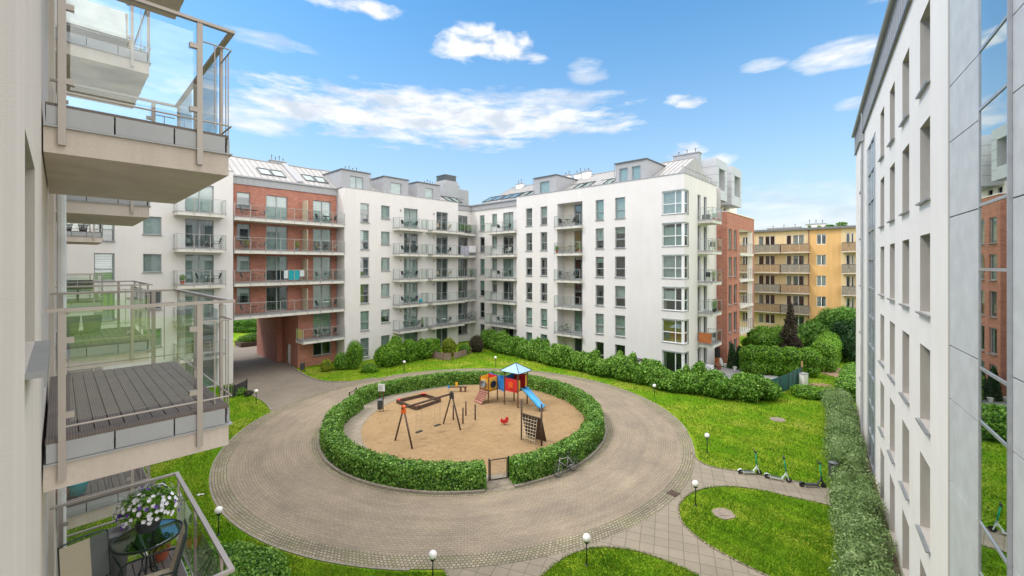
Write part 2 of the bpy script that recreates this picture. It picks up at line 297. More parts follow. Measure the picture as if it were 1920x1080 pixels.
# ------------------------------------------------------------------ mesh helpers
class MB:
    def __init__(s): s.v = []; s.f = []; s.mi = []
    def quad(s, a, b, c, d, mi=0):
        n = len(s.v); s.v += [a, b, c, d]; s.f.append((n, n+1, n+2, n+3)); s.mi.append(mi); return s
    def tri(s, a, b, c, mi=0):
        n = len(s.v); s.v += [a, b, c]; s.f.append((n, n+1, n+2)); s.mi.append(mi); return s
    def box(s, x0, x1, y0, y1, z0, z1, mi=0):
        n = len(s.v)
        s.v += [(x0, y0, z0), (x1, y0, z0), (x1, y1, z0), (x0, y1, z0), (x0, y0, z1), (x1, y0, z1), (x1, y1, z1), (x0, y1, z1)]
        for f in ((3, 2, 1, 0), (4, 5, 6, 7), (0, 1, 5, 4), (1, 2, 6, 5), (2, 3, 7, 6), (3, 0, 4, 7)):
            s.f.append(tuple(n+i for i in f)); s.mi.append(mi)
        return s
    def prism(s, poly, z0, z1, mi=0):
        n = len(s.v); k = len(poly)
        s.v += [(p[0], p[1], z0) for p in poly]+[(p[0], p[1], z1) for p in poly]
        s.f.append(tuple(n+i for i in range(k-1, -1, -1))); s.mi.append(mi)
        s.f.append(tuple(n+k+i for i in range(k))); s.mi.append(mi)
        for i in range(k):
            j = (i+1) % k; s.f.append((n+i, n+j, n+k+j, n+k+i)); s.mi.append(mi)
        return s
    def bar(s, p, q, w, h, mi=0, up=(0, 0, 1)):
        p = Vector(p); q = Vector(q); d = (q-p).normalized(); u = Vector(up)
        if abs(d.dot(u)) > .95: u = Vector((1, 0, 0))
        a = d.cross(u).normalized()*w/2; b = a.cross(d).normalized()*h/2; n = len(s.v)
        for c in (p, q):
            s.v += [tuple(c-a-b), tuple(c+a-b), tuple(c+a+b), tuple(c-a+b)]
        for f in ((0, 1, 2, 3), (7, 6, 5, 4), (0, 4, 5, 1), (1, 5, 6, 2), (2, 6, 7, 3), (3, 7, 4, 0)):
            s.f.append(tuple(n+i for i in f)); s.mi.append(mi)
        return s
    def tube(s, pts, r, n=8, mi=0, closed=False):
        pts = [Vector(p) for p in pts]; rings = []
        rr = r if isinstance(r, (list, tuple)) else [r]*len(pts)
        for i, p in enumerate(pts):
            a = pts[i-1] if (i > 0 or closed) else p; b = pts[(i+1) % len(pts)] if (i < len(pts)-1 or closed) else p
            d = (b-a).normalized(); u = Vector((0, 0, 1)) if abs(d.z) < .9 else Vector((1, 0, 0))
            x = d.cross(u).normalized(); y = x.cross(d).normalized(); base = len(s.v)
            s.v += [tuple(p+(x*cos(2*pi*k/n)+y*sin(2*pi*k/n))*rr[i]) for k in range(n)]; rings.append(base)
        m = len(rings)
        for i in range(m if closed else m-1):
            a, b = rings[i], rings[(i+1) % m]
            for k in range(n):
                s.f.append((a+k, a+(k+1) % n, b+(k+1) % n, b+k)); s.mi.append(mi)
        if not closed:
            s.f.append(tuple(rings[0]+k for k in range(n-1, -1, -1))); s.mi.append(mi)
            s.f.append(tuple(rings[-1]+k for k in range(n))); s.mi.append(mi)
        return s
    def lathe(s, cx, cy, prof, n=16, mi=0):
        rings = []
        for (r, z) in prof:
            base = len(s.v); s.v += [(cx+r*cos(2*pi*k/n), cy+r*sin(2*pi*k/n), z) for k in range(n)]; rings.append(base)
        for a, b in zip(rings, rings[1:]):
            for k in range(n): s.f.append((a+k, a+(k+1) % n, b+(k+1) % n, b+k)); s.mi.append(mi)
        s.f.append(tuple(rings[0]+k for k in range(n-1, -1, -1))); s.mi.append(mi)
        s.f.append(tuple(rings[-1]+k for k in range(n))); s.mi.append(mi)
        return s
    def ball(s, c, r, nu=12, nv=8, mi=0, sz=1.0):
        return s.lathe(c[0], c[1], [(max(.001, r*sin(pi*i/nv)), c[2]-r*sz*cos(pi*i/nv)) for i in range(nv+1)], nu, mi)
    def torus(s, c, R0, r, axis, n=24, m=8, mi=0):
        a = Vector(axis).normalized(); u = a.orthogonal().normalized(); v = a.cross(u)
        return s.tube([tuple(Vector(c)+(u*cos(2*pi*i/n)+v*sin(2*pi*i/n))*R0) for i in range(n)], r, m, mi, closed=True)
    def build(s, name, mats, parent=None, off=None, smooth=False):
        me = bpy.data.meshes.new(name); ox = off if off is not None else OFF.get(parent.name, 0) if parent else 0
        v = [(p[0]-ox, p[1], p[2]) for p in s.v] if ox else s.v
        me.from_pydata(v, [], s.f)
        for m in (mats if isinstance(mats, (list, tuple)) else [mats]): me.materials.append(M[m])
        if any(s.mi): me.polygons.foreach_set('material_index', s.mi)
        if smooth: me.polygons.foreach_set('use_smooth', [True]*len(s.f))
        me.update(); o = bpy.data.objects.new(name, me); COL.objects.link(o)
        if parent:
            o.parent = parent
            if ox or parent.name in OFF: OFF[o.name] = ox
        return o
OFF = {}
def tag(o, label=None, cat=None, group=None, kind=None):
    if label: o['label'] = label
    if cat: o['category'] = cat
    if group: o['group'] = group
    if kind: o['kind'] = kind
    return o
def thing(name, label, cat, loc=(0, 0, 0), rz=0, group=None):
    o = bpy.data.objects.new(name, None); o.empty_display_size = .3; COL.objects.link(o); o.location = loc; o.rotation_euler = (0, 0, rz)
    return tag(o, label, cat, group)
def copy_tree(o, parent=None):
    c = o.copy(); COL.objects.link(c); c.parent = parent
    for ch in [x for x in o.children]: copy_tree(ch, c)
    return c
# ------------------------------------------------------------------ frames of the place
U = Vector((.679, .734)).normalized(); W = Vector((-.734, .679)).normalized()
UA = Vector((.6876, .7261)).normalized(); WA = Vector((-.7261, .6876)).normalized()
dD = Vector((570, 805)).normalized()
def k_of(px): return (px-960)/F
def s_at(px, T):                 # along u on the plane t = T
    k = k_of(px); Y = T/(W.x*k+W.y); return Y*(U.x*k+U.y)
def t_at(px, Sv):                # along w on the plane s = Sv
    k = k_of(px); Y = Sv/(U.x*k+U.y); return Y*(W.x*k+W.y)
def gp(px, py, z=0.0):           # a ground point
    Y = F*(H-z)/(py-HZ); return (k_of(px)*Y, Y)
def gp3(px, py, z=0.0):
    x, y = gp(px, py, z); return (x, y, z)
class Fr:
    def __init__(s, O, X): s.O = Vector(O); s.X = Vector(X).normalized(); s.Y = Vector((-s.X.y, s.X.x)); s.a = atan2(s.X.y, s.X.x)
    def P(s, x, y, z=0): p = s.O+s.X*x+s.Y*y; return (p.x, p.y, z)
FA = Fr((0, 0), WA)                          # near building: x = t, y = -s
FB = Fr(W*43.0, U)                           # x = s, y = t-43
FC = Fr(U*38.2, -W)                          # x = -t, y = s-38.2
FE = Fr(W*13.6, U)                           # x = s, y = t-13.6
FY = Fr(U*68.0, -W)
FD = Fr(-2.31*Vector((-dD.y, dD.x)), -dD)    # x = -p
def building(name, label, fr, ox, cat='apartment block', group=None):
    r = thing(name, label, cat, fr.P(ox, 0, 0), fr.a, group); OFF[r.name] = ox; return r

rnd = random.Random(7)
# ------------------------------------------------------------------ walls, windows, balconies
def wall(mb, x0, x1, z0, z1, ops, y=0.0, mi=0, ri=0, bi=1, room=.55):
    """a wall with real openings; ops: (x0,x1,z0,z1,depth[,open])"""
    xs = sorted(set([x0, x1]+[v for o in ops for v in o[:2] if x0 < v < x1])); zs = sorted(set([z0, z1]+[v for o in ops for v in o[2:4] if z0 < v < z1]))
    for i in range(len(xs)-1):
        j = 0
        while j < len(zs)-1:
            cx = (xs[i]+xs[i+1])/2
            def hole(jj): cz = (zs[jj]+zs[jj+1])/2; return any(o[0] < cx < o[1] and o[2] < cz < o[3] for o in ops)
            if hole(j): j += 1; continue
            k = j
            while k+1 < len(zs)-1 and not hole(k+1): k += 1
            mb.quad((xs[i], y, zs[j]), (xs[i+1], y, zs[j]), (xs[i+1], y, zs[k+1]), (xs[i], y, zs[k+1]), mi); j = k+1
    for o in ops:
        a, b, c, d, dep = o[:5]; y1 = y+dep
        mb.quad((a, y, c), (a, y, d), (a, y1, d), (a, y1, c), ri); mb.quad((b, y, c), (b, y1, c), (b, y1, d), (b, y, d), ri)
        mb.quad((a, y, d), (b, y, d), (b, y1, d), (a, y1, d), ri); mb.quad((a, y, c), (a, y1, c), (b, y1, c), (b, y, c), ri)
        if len(o) > 5: continue
        y2 = y1+room
        mb.quad((a, y2, c), (b, y2, c), (b, y2, d), (a, y2, d), bi)
        mb.quad((a, y1, c), (a, y1, d), (a, y2, d), (a, y2, c), bi); mb.quad((b, y1, c), (b, y2, c), (b, y2, d), (b, y1, d), bi)
        mb.quad((a, y1, d), (b, y1, d), (b, y2, d), (a, y2, d), bi); mb.quad((a, y1, c), (a, y2, c), (b, y2, c), (b, y1, c), bi)
def shell(mb, x0, x1, y0, y1, z0, z1, mi=0, top=True, left=True, right=True, back=True):
    if left: mb.quad((x0, y0, z0), (x0, y0, z1), (x0, y1, z1), (x0, y1, z0), mi)
    if right: mb.quad((x1, y0, z0), (x1, y1, z0), (x1, y1, z1), (x1, y0, z1), mi)
    if back: mb.quad((x0, y1, z0), (x0, y1, z1), (x1, y1, z1), (x1, y1, z0), mi)
    if top: mb.quad((x0, y0, z1), (x1, y0, z1), (x1, y1, z1), (x0, y1, z1), mi)
def corrugated(mb, x0, x1, y, z0, z1, pitch=.09, amp=.03):
    n = max(2, int((x1-x0)/pitch*2)); px = x0
    for i in range(n):
        q = x0+(x1-x0)*(i+1)/n; ya = y+(amp if i % 2 else -amp); yb = y+(-amp if i % 2 else amp)
        mb.quad((px, ya, z0), (q, yb, z0), (q, yb, z1), (px, ya, z1)); px = q
def window(par, x0, x1, z0, z1, y, style='auto', split='tall', frame='frame_grey', sill=True, glassm='window_glass', name='window', r=None):
    r = r or rnd; fw = .065; f = MB()
    f.box(x0, x0+fw, y-.035, y+.035, z0, z1).box(x1-fw, x1, y-.035, y+.035, z0, z1).box(x0+fw, x1-fw, y-.035, y+.035, z0, z0+fw).box(x0+fw, x1-fw, y-.035, y+.035, z1-fw, z1)
    fm = [frame]
    if split in ('tall', 'cross'):
        zt = z0+(z1-z0)*.42; f.box(x0+fw, x1-fw, y-.04, y+.04, zt-.045, zt+.045)
    if split in ('double', 'cross'):
        xm = (x0+x1)/2 if split == 'double' else x0+(x1-x0)*.66
        if split == 'double': f.box(xm-.05, xm+.05, y-.045, y+.045, z0+fw, z1-fw)
        else:
            f.box(xm-.05, xm+.05, y-.045, y+.045, z0+fw, zt-.045); f.box(xm-.05, xm+.05, y-.045, y+.045, zt+.045, z1-fw)
    w = f.build(name, fm, par)
    MB().quad((x0+fw, y+.004, z0+fw), (x1-fw, y+.004, z0+fw), (x1-fw, y+.004, z1-fw), (x0+fw, y+.004, z1-fw)).build('pane', glassm, w)
    if style == 'auto': style = r.choice(['striped', 'slats', 'plain', 'curtain', 'dark', 'half', 'dark', 'green', 'curtain', 'dcurtain', 'half2'])
    a, b, c, d = x0+.03, x1-.03, z0+.02, z1-.02; yy = y+.09
    if style in ('striped', 'slats', 'plain', 'green'):
        MB().quad((a, yy, c), (b, yy, c), (b, yy, d), (a, yy, d)).build('blind', {'striped': 'blind_striped', 'slats': 'blind_slats', 'plain': 'blind_plain', 'green': 'blind_green'}[style], w)
    elif style in ('half', 'half2'):
        zc = c+(d-c)*(.45 if style == 'half' else .7)
        MB().quad((a, yy, zc), (b, yy, zc), (b, yy, d), (a, yy, d)).build('blind', r.choice(['blind_plain', 'blind_striped', 'blind_green']), w)
    elif style in ('curtain', 'dcurtain', 'ycurtain'):
        m = MB(); cm = {'curtain': 'curtain_cloth', 'dcurtain': 'curtain_dark', 'ycurtain': 'curtain_yellow'}[style]
        if r.random() < .5: corrugated(m, a, b, yy, c, d)
        else: corrugated(m, a, a+(b-a)*.38, yy, c, d); corrugated(m, b-(b-a)*.30, b, yy, c, d)
        m.build('curtain', cm, w)
    if sill:
        MB().box(x0-.04, x1+.04, y-.30, y-.035, z0-.045, z0-.003).build('sill', 'sill_grey', w)
    return w
def balcony(par, x0, x1, z, d, y=0.0, slab='slab_white', posts=None, rail='rail_far', left=True, right=True, gl='rail_glass_far', thick=.26, front=True):
    s = MB(); s.box(x0, x1, y-d, y+.0, z-thick-.07, z-.07); s.box(x0-.03, x1+.03, y-d-.03, y, z-.07, z, 1)
    b = s.build('balcony', [slab, 'zinc'], par)
    r = MB(); zt = z+1.08; fy = y-d-.02; xl, xr = x0+.03, x1-.03
    n = max(2, int(round((x1-x0)/1.15))) if posts is None else posts
    for i in range(n+1):
        x = xl+(xr-xl)*i/n
        r.box(x-.022, x+.022, fy-.03, fy+.012, z-.22, zt)
    r.box(xl-.03, xr+.03, fy-.028, fy+.022, zt, zt+.035); r.box(xl, xr, fy-.012, fy+.008, z+.10, z+.125)
    for on, x in ((left, xl), (right, xr)):
        if on:
            r.box(x-.022, x+.022, y-.12, y-.08, z, zt); r.box(x-.022, x+.022, fy+.022, y, zt, zt+.035); r.box(x-.010, x+.010, fy, y, z+.10, z+.122)
    r.build('railing', rail, b)
    g = MB(); g.box(xl+.05, xr-.05, fy+.014, fy+.022, z+.15, zt-.04)
    for on, x in ((left, xl), (right, xr)):
        if on: g.box(x-.004, x+.004, fy+.08, y-.14, z+.15, zt-.04)
    g.build('glass_panel', gl, b)
    return b
def lvl(k): return 2.9*k
# ---- sloped metal roof with standing seams (local: rises with +y)
def seam_roof(par, x0, x1, y0, z0, y1, z1, mat='roof_metal', pitch=.55, back=True, thick=.12):
    m = MB(); m.quad((x0, y0, z0), (x1, y0, z0), (x1, y1, z1), (x0, y1, z1))
    yb = 2*y1-y0
    if back:
        m.quad((x0, y1, z1), (x1, y1, z1), (x1, yb, z0), (x0, yb, z0))
        m.tri((x0, y0, z0), (x0, y1, z1), (x0, yb, z0)); m.tri((x1, y0, z0), (x1, yb, z0), (x1, y1, z1))
    n = int((x1-x0)/pitch)
    for i in range(n+1):
        x = x0+.05+(x1-x0-.1)*i/max(1, n); m.bar((x, y0, z0+.02), (x, y1, z1+.02), .035, .06, 1)
    m.bar((x0, y1, z1+.03), (x1, y1, z1+.03), .16, .06)
    return m.build('roof', [mat, 'seam'], par)
def on_roof(y0, z0, y1, z1, f): return (y0+(y1-y0)*f, z0+(z1-z0)*f)
def skylight(roof, x0, x1, y0, z0, y1, z1, f0, f1, opened=0):
    a = on_roof(y0, z0, y1, z1, f0); b = on_roof(y0, z0, y1, z1, f1); n = Vector((0, -(z1-z0), (y1-y0))).normalized(); o = n*.07
    A = [Vector((x0, a[0], a[1])), Vector((x1, a[0], a[1])), Vector((x1, b[0], b[1])), Vector((x0, b[0], b[1]))]
    m = MB()
    for i in range(4): m.bar(tuple(A[i]+o*.6), tuple(A[(i+1) % 4]+o*.6), .07, .14, up=tuple(n))
    s = m.build('skylight', 'zinc_dark', roof)
    B = [tuple(p+o) for p in A]
    if opened:
        lift = n*.45*opened; B[0] = tuple(A[0]+o+lift); B[1] = tuple(A[1]+o+lift)
    g = MB(); g.quad(*B); g.build('pane', 'window_glass', s)
    if opened:
        e = MB()
        for i in range(4): e.bar(B[i], B[(i+1) % 4], .06, .05, up=tuple(n))
        e.build('sash', 'zinc_dark', s)
    MB().quad(*[tuple(p-n*.0+n*.012) for p in A]).build('blind', 'blind_plain', s)
def chimney(par, x, y, z0, z1, w=.9, d=.5, vents=3, mat='zinc_light'):
    m = MB().box(x-w/2, x+w/2, y-d/2, y+d/2, z0, z1); m.box(x-w/2-.08, x+w/2+.08, y-d/2-.08, y+d/2+.08, z1, z1+.09, 1)
    c = m.build('chimney', [mat, 'zinc'], par); rr = random.Random(int(x*100))
    for i in range(vents):
        vx = x-w/2+w*(i+.5)/vents; hh = .22+.3*rr.random(); v = MB().tube([(vx, y, z1+.09), (vx, y, z1+.09+hh)], .035, 6)
        v.ball((vx, y, z1+.12+hh), .075, 8, 5); v.build('vent', 'zinc_dark', c)
def dormer(par, x0, x1, y0, z0, z1, yb, win, splits=1):
    """box dormer, front at y0, window list (xa,xb,za,zb)"""
    m = MB(); ops = [(a, b, c, d, .10) for a, b, c, d in win]
    wall(m, x0, x1, z0, z1, ops, y0, 0, 0, 1, .4)
    zb = z1-.15
    m.quad((x0, y0, z0), (x0, y0, z1), (x0, yb, zb+.15), (x0, yb, z0)); m.quad((x1, y0, z0), (x1, yb, z0), (x1, yb, zb+.15), (x1, y0, z1))
    m.box(x0-.10, x1+.10, y0-.12, yb, z1, z1+.10, 2)
    for i in range(1, 4): m.box(x0-.004, x1+.004, y0-.004, y0+.002, 0, 0.0001) if False else None
    d = m.build('dormer', ['zinc_light', 'interior_dark', 'zinc_dark'], par)
    for a, b, c, e in win: window(d, a, b, c, e, y0+.10, r.choice(['plain', 'striped']) if (r := rnd) else None, 'double' if b-a > 1.5 else 'none', sill=False)
    return d

# ================================================================== SETTING: ground
CX, CY = -2.95, 28.40
def ring_mesh(name, r0, r1, z, mat, n=160, parent=None, label=None, asp=1.0, h=None, a0=0, a1=2*pi, cx=CX, cy=CY):
    m = MB()
    for i in range(n):
        A = a0+(a1-a0)*i/n; B = a0+(a1-a0)*(i+1)/n
        p = [(r0*cos(A), r0*asp*sin(A)), (r1*cos(A), r1*asp*sin(A)), (r1*cos(B), r1*asp*sin(B)), (r0*cos(B), r0*asp*sin(B))]
        m.quad(*[(q[0], q[1], 0) for q in p])
        if h:
            m.v = m.v[:-4]; m.f.pop(); m.mi.pop()
            m.quad(*[(q[0], q[1], h) for q in p])
            m.quad((*p[1], -.05), (*p[2], -.05), (*p[2], h), (*p[1], h)); m.quad((*p[0], -.05), (*p[0], h), (*p[3], h), (*p[3], -.05))
    o = m.build(name, mat); o.location = (cx, cy, z); tag(o, kind='structure'); return o
def disc(name, rx, ry, z, mat, cx=CX, cy=CY, n=96):
    m = MB(); m.v = [(rx*cos(2*pi*i/n), ry*sin(2*pi*i/n), 0) for i in range(n)]; m.f = [tuple(range(n))]; m.mi = [0]
    o = m.build(name, mat); o.location = (cx, cy, z); return tag(o, kind='structure')
def sheet(name, pts, z, mat):
    m = MB(); m.v = [(p[0], p[1], z) for p in pts]; m.f = [tuple(range(len(pts)))]; m.mi = [0]
    return tag(m.build(name, mat), kind='structure')
def smooth_line(P, n=6, closed=False):
    out = []; k = len(P)
    for i in range(k-1):
        p0 = P[max(0, i-1)]; p1 = P[i]; p2 = P[i+1]; p3 = P[min(k-1, i+2)]
        for j in range(n):
            t = j/n
            out.append(tuple(.5*((2*b)+(-a+c)*t+(2*a-5*b+4*c-d)*t*t+(-a+3*b-3*c+d)*t**3) for a, b, c, d in zip(p0, p1, p2, p3)))
    out.append(tuple(P[-1])); return out
def kerb(mb, P, w=.10, z0=-.05, z1=.05):
    for a, b in zip(P, P[1:]):
        d = Vector((b[0]-a[0], b[1]-a[1])); L = d.length
        if L < 1e-4: continue
        d /= L; n = Vector((-d.y, d.x))*w/2; e = d*.01
        q = [(a[0]-n.x-e.x, a[1]-n.y-e.y), (b[0]-n.x+e.x, b[1]-n.y+e.y), (b[0]+n.x+e.x, b[1]+n.y+e.y), (a[0]+n.x-e.x, a[1]+n.y-e.y)]
        mb.prism(q, z0, z1)
g = MB(); g.quad((-700, -500, 0), (700, -500, 0), (700, 1200, 0), (-700, 1200, 0)); tag(g.build('ground', 'lawn'), kind='structure')
Gp = [gp(*p) for p in [(-600, 700), (380, 640), (438, 600), (560, 600), (560, 694), (580, 706), (600, 712), (640, 716), (700, 712), (760, 770), (640, 900), (500, 830), (505, 765), (495, 752), (470, 740), (440, 722), (380, 700)]]
# driveway from the archway to the ring and the road beyond it
drive_right = smooth_line([gp(*p) for p in [(486, 645), (510, 662), (540, 682), (560, 697), (583, 709), (612, 716), (650, 716), (700, 708)]])
drive_left = smooth_line([gp(*p) for p in [(500, 800), (508, 775), (500, 758), (480, 745), (455, 733), (434, 722)]])
dr = drive_right+[(-5, 36), (-12, 28)]+drive_left
aL = FB.P(9.0, 1.6), FB.P(9.0, 14), FB.P(16.4, 14)
sheet('driveway', [FB.P(16.3, 12.5)[:2]]+drive_right[4:]+[(-5, 36), (-12, 28)]+drive_left+[FB.P(9.6, 1.0)[:2], FB.P(9.6, 12.5)[:2]], .012, 'road_pavers')
sheet('added_rear_paving', [(-40, -60), (40, -60), (40, 5.5), (-40, 5.5)], .009, 'slab_paving')  # unseen paving added behind the viewer, so railing glass mirrors less lawn green
sheet('road', [FB.P(-20, 12.5)[:2], FB.P(40, 12.5)[:2], FB.P(40, 20)[:2], FB.P(-20, 20)[:2]], .008, 'road_pavers')
ring_mesh('ring_road', 9.4, 13.15, .020, 'ring_pavers', asp=1.012)
ring_mesh('cobble_edging', 13.15, 13.84, .018, 'cobble_band', asp=1.012)
ring_mesh('inner_cobble_edging', 8.7, 9.42, .016, 'cobble_band', asp=1.04)
disc('playground_paving', 8.95, 9.4, .024, 'slab_paving', cy=28.5)
disc('sand', 7.45, 7.95, .032, 'sand', cx=-2.15, cy=28.75)
# kerb of the ring, open where paths join
km = MB()
def arc(r, a0, a1, asp=1.012, n=60, cy=CY): return [(CX+r*cos(a0+(a1-a0)*i/n), cy+r*asp*sin(a0+(a1-a0)*i/n)) for i in range(n+1)]
kerb(km, arc(13.88, R(-8), R(126)), .07, -.03, .035); kerb(km, arc(13.88, R(175), R(268)), .07, -.03, .035)
tag(km.build('kerb_outer', 'kerb'), kind='structure').name = 'kerb'
km = MB(); kerb(km, arc(8.98, R(-70), R(161), 1.045, 90, 28.52), .12, -.03, .12); kerb(km, arc(8.98, R(166), R(281), 1.045, 60, 28.52), .12, -.03, .12)
tag(km.build('hedge_kerb', 'kerb'), kind='structure')
km = MB(); kerb(km, [p for p in arc(7.5, R(110), R(262), 1.06, 50, 28.75)], .05, -.02, .045)
for v in range(len(km.v)): km.v[v] = (km.v[v][0]+.8, km.v[v][1], km.v[v][2])
tag(km.build('sand_edging', 'kerb'), kind='structure')
km = MB(); kerb(km, drive_right[:-6], .12, -.03, .08); kerb(km, drive_left[8:], .10, -.03, .04); tag(km.build('driveway_kerb', 'kerb'), kind='structure')
# footpaths on the right
up = smooth_line([gp(*p) for p in [(1298, 850), (1312, 866), (1340, 877), (1390, 885), (1470, 899), (1555, 916), (1640, 935)]])
lo = smooth_line([gp(*p) for p in [(1700, 985), (1560, 949), (1480, 931), (1420, 918), (1365, 912), (1320, 916), (1290, 928), (1272, 950), (1278, 978), (1300, 1002), (1340, 1030), (1400, 1062), (1500, 1110)]])
b2 = smooth_line([gp(*p) for p in [(1360, 1110), (1310, 1080), (1260, 1056), (1200, 1035), (1150, 1027), (1105, 1028), (1060, 1044), (1020, 1075), (1000, 1110)]])
b3 = [gp(*p) for p in [(815, 1110), (842, 1085), (832, 1066)]]
ins = [(CX+13.0*cos(a), CY+13.0*sin(a)) for a in [R(-88+i*80/20) for i in range(21)]]
sheet('footpath', up+lo+b2+b3+ins, .010, 'slab_paving')
km = MB(); kerb(km, up, .08, -.03, .035); kerb(km, lo, .08, -.03, .035); kerb(km, b2, .08, -.03, .035); kerb(km, b3, .08, -.03, .03)
tag(km.build('path_edging', 'cobble_band'), kind='structure')
# planting bed under the office wall, patio, bare soil, inspection covers
sheet('planting_bed', [FD.P(-12.6, -.02)[:2], FD.P(-12.6, -1.3)[:2], FD.P(-39, -1.3)[:2], FD.P(-39, -.02)[:2]], .014, 'mulch')
pat = [gp(*p) for p in [(1300, 706), (1322, 692), (1345, 688), (1395, 694), (1460, 707), (1445, 716), (1400, 716), (1345, 712)]]
sheet('patio', pat, .05, 'patio_slabs')
def blob(name, px, py, rx, ry, mat, z=.02, seed=1):
    r = random.Random(seed); x, y = gp(px, py); n = 22
    sheet(name, [(x+rx*cos(2*pi*i/n)*(1+.25*r.uniform(-1, 1)), y+ry*sin(2*pi*i/n)*(1+.25*r.uniform(-1, 1))) for i in range(n)], z, mat)
blob('bare_soil', 1580, 700, 2.1, 2.6, 'dirt', seed=2); blob('bare_patch', 1538, 722, .9, .6, 'dirt', seed=4)
def cover(px, py, rx, ry, label):
    x, y = gp(px, py); m = MB(); r = random.Random(px)
    m.prism([(rx*cos(2*pi*i/16)*(1+.12*r.uniform(-1, 1)), ry*sin(2*pi*i/16)*(1+.12*r.uniform(-1, 1))) for i in range(16)], -.02, .03)
    m.box(-rx*.45, rx*.45, -ry*.4, ry*.4, .03, .045)
    o = m.build('manhole_cover', 'manhole'); o.location = (x, y, 0); tag(o, label, 'manhole cover', 'covers sunk in the lawns')
cover(1356, 964, .42, .40, 'pale round concrete cover sunk in the grass below the first scooter path')
cover(1458, 787, .50, .42, 'pale concrete cover in the middle of the large lawn above the scooters')
#cover(446, 968, .20, .18, 'small stony cover in the grass beside the lamp near the lower balcony')
m = MB().box(-.22, .22, -.22, .22, 0, .012); [m.box(-.18+.09*i, -.14+.09*i, -.18, .18, .012, .018) for i in range(5)]
o = m.build('drain_grate', 'wood_dark'); x, y = gp(1262, 926); o.location = (x, y, .02); o.rotation_euler.z = .7; tag(o, 'brown square drain grate set in the cobbles at the edge of the ring', 'drain')

# ================================================================== BUILDINGS
# ---- left white section (seen between the near balconies)
def left_white():
    x0, x1, zt = -2.0, 10.9, 18.35
    r = building('white_apartment_wing', 'white rendered wing with square windows and stacked balconies left of the brick arch', FB, 5.0)
    ops = []; wins = []; D = .16; T = 43
    sa, sb = s_at(347, T), s_at(401, T)
    for k in range(6):
        z = lvl(k); ops.append((sa, sb, z+.05, z+2.4, D)); wins.append((sa, sb, z+.05, z+2.4, ['striped', 'half', 'striped', 'slats', 'dcurtain', 'plain'][k], 'double', False))
        b0, b1 = s_at(268, T), s_at(303, T); ops.append((b0, b1, z+1.0, z+2.4, D)); wins.append((b0, b1, z+1.0, z+2.4, ['dark', 'green', 'dark', 'slats', 'plain', 'dark'][k], 'none', True))
        c0, c1 = s_at(176, T), s_at(215, T); ops.append((c0, c1, z+.4, z+2.4, D)); wins.append((c0, c1, z+.4, z+2.4, ['plain', 'striped', 'plain', 'striped', 'half', 'plain'][k], 'tall', True))
    m = MB(); wall(m, x0, x1, -.3, zt, ops, 0); shell(m, x0, x1, 0, 12, -.3, zt)
    m.build('wall', ['stucco_white', 'interior_dark'], r)
    for (a, b, c, d, st, sp, sl) in wins: window(r, a, b, c, d, D, st, sp, sill=sl)
    MB().box(x0, x1+.03, -.05, 12, zt, zt+.07).build('coping', 'zinc', r)
    y0, y1 = s_at(331, 41.7), s_at(424, 41.7)
    for k in range(1, 6): balcony(r, y0, y1, lvl(k), 1.3, rail='rail_metal')
    seam_roof(r, x0, x1, 1.2, zt, 6.2, zt+2.7)
    MB().tube([(8.35, -.02, 17), (8.35, -.14, 17), (8.35, -.14, 16.86)], .06, 8).build('wall_lamp', 'black_metal', r)
    return r, (y0, y1)
A2, A2B = left_white()
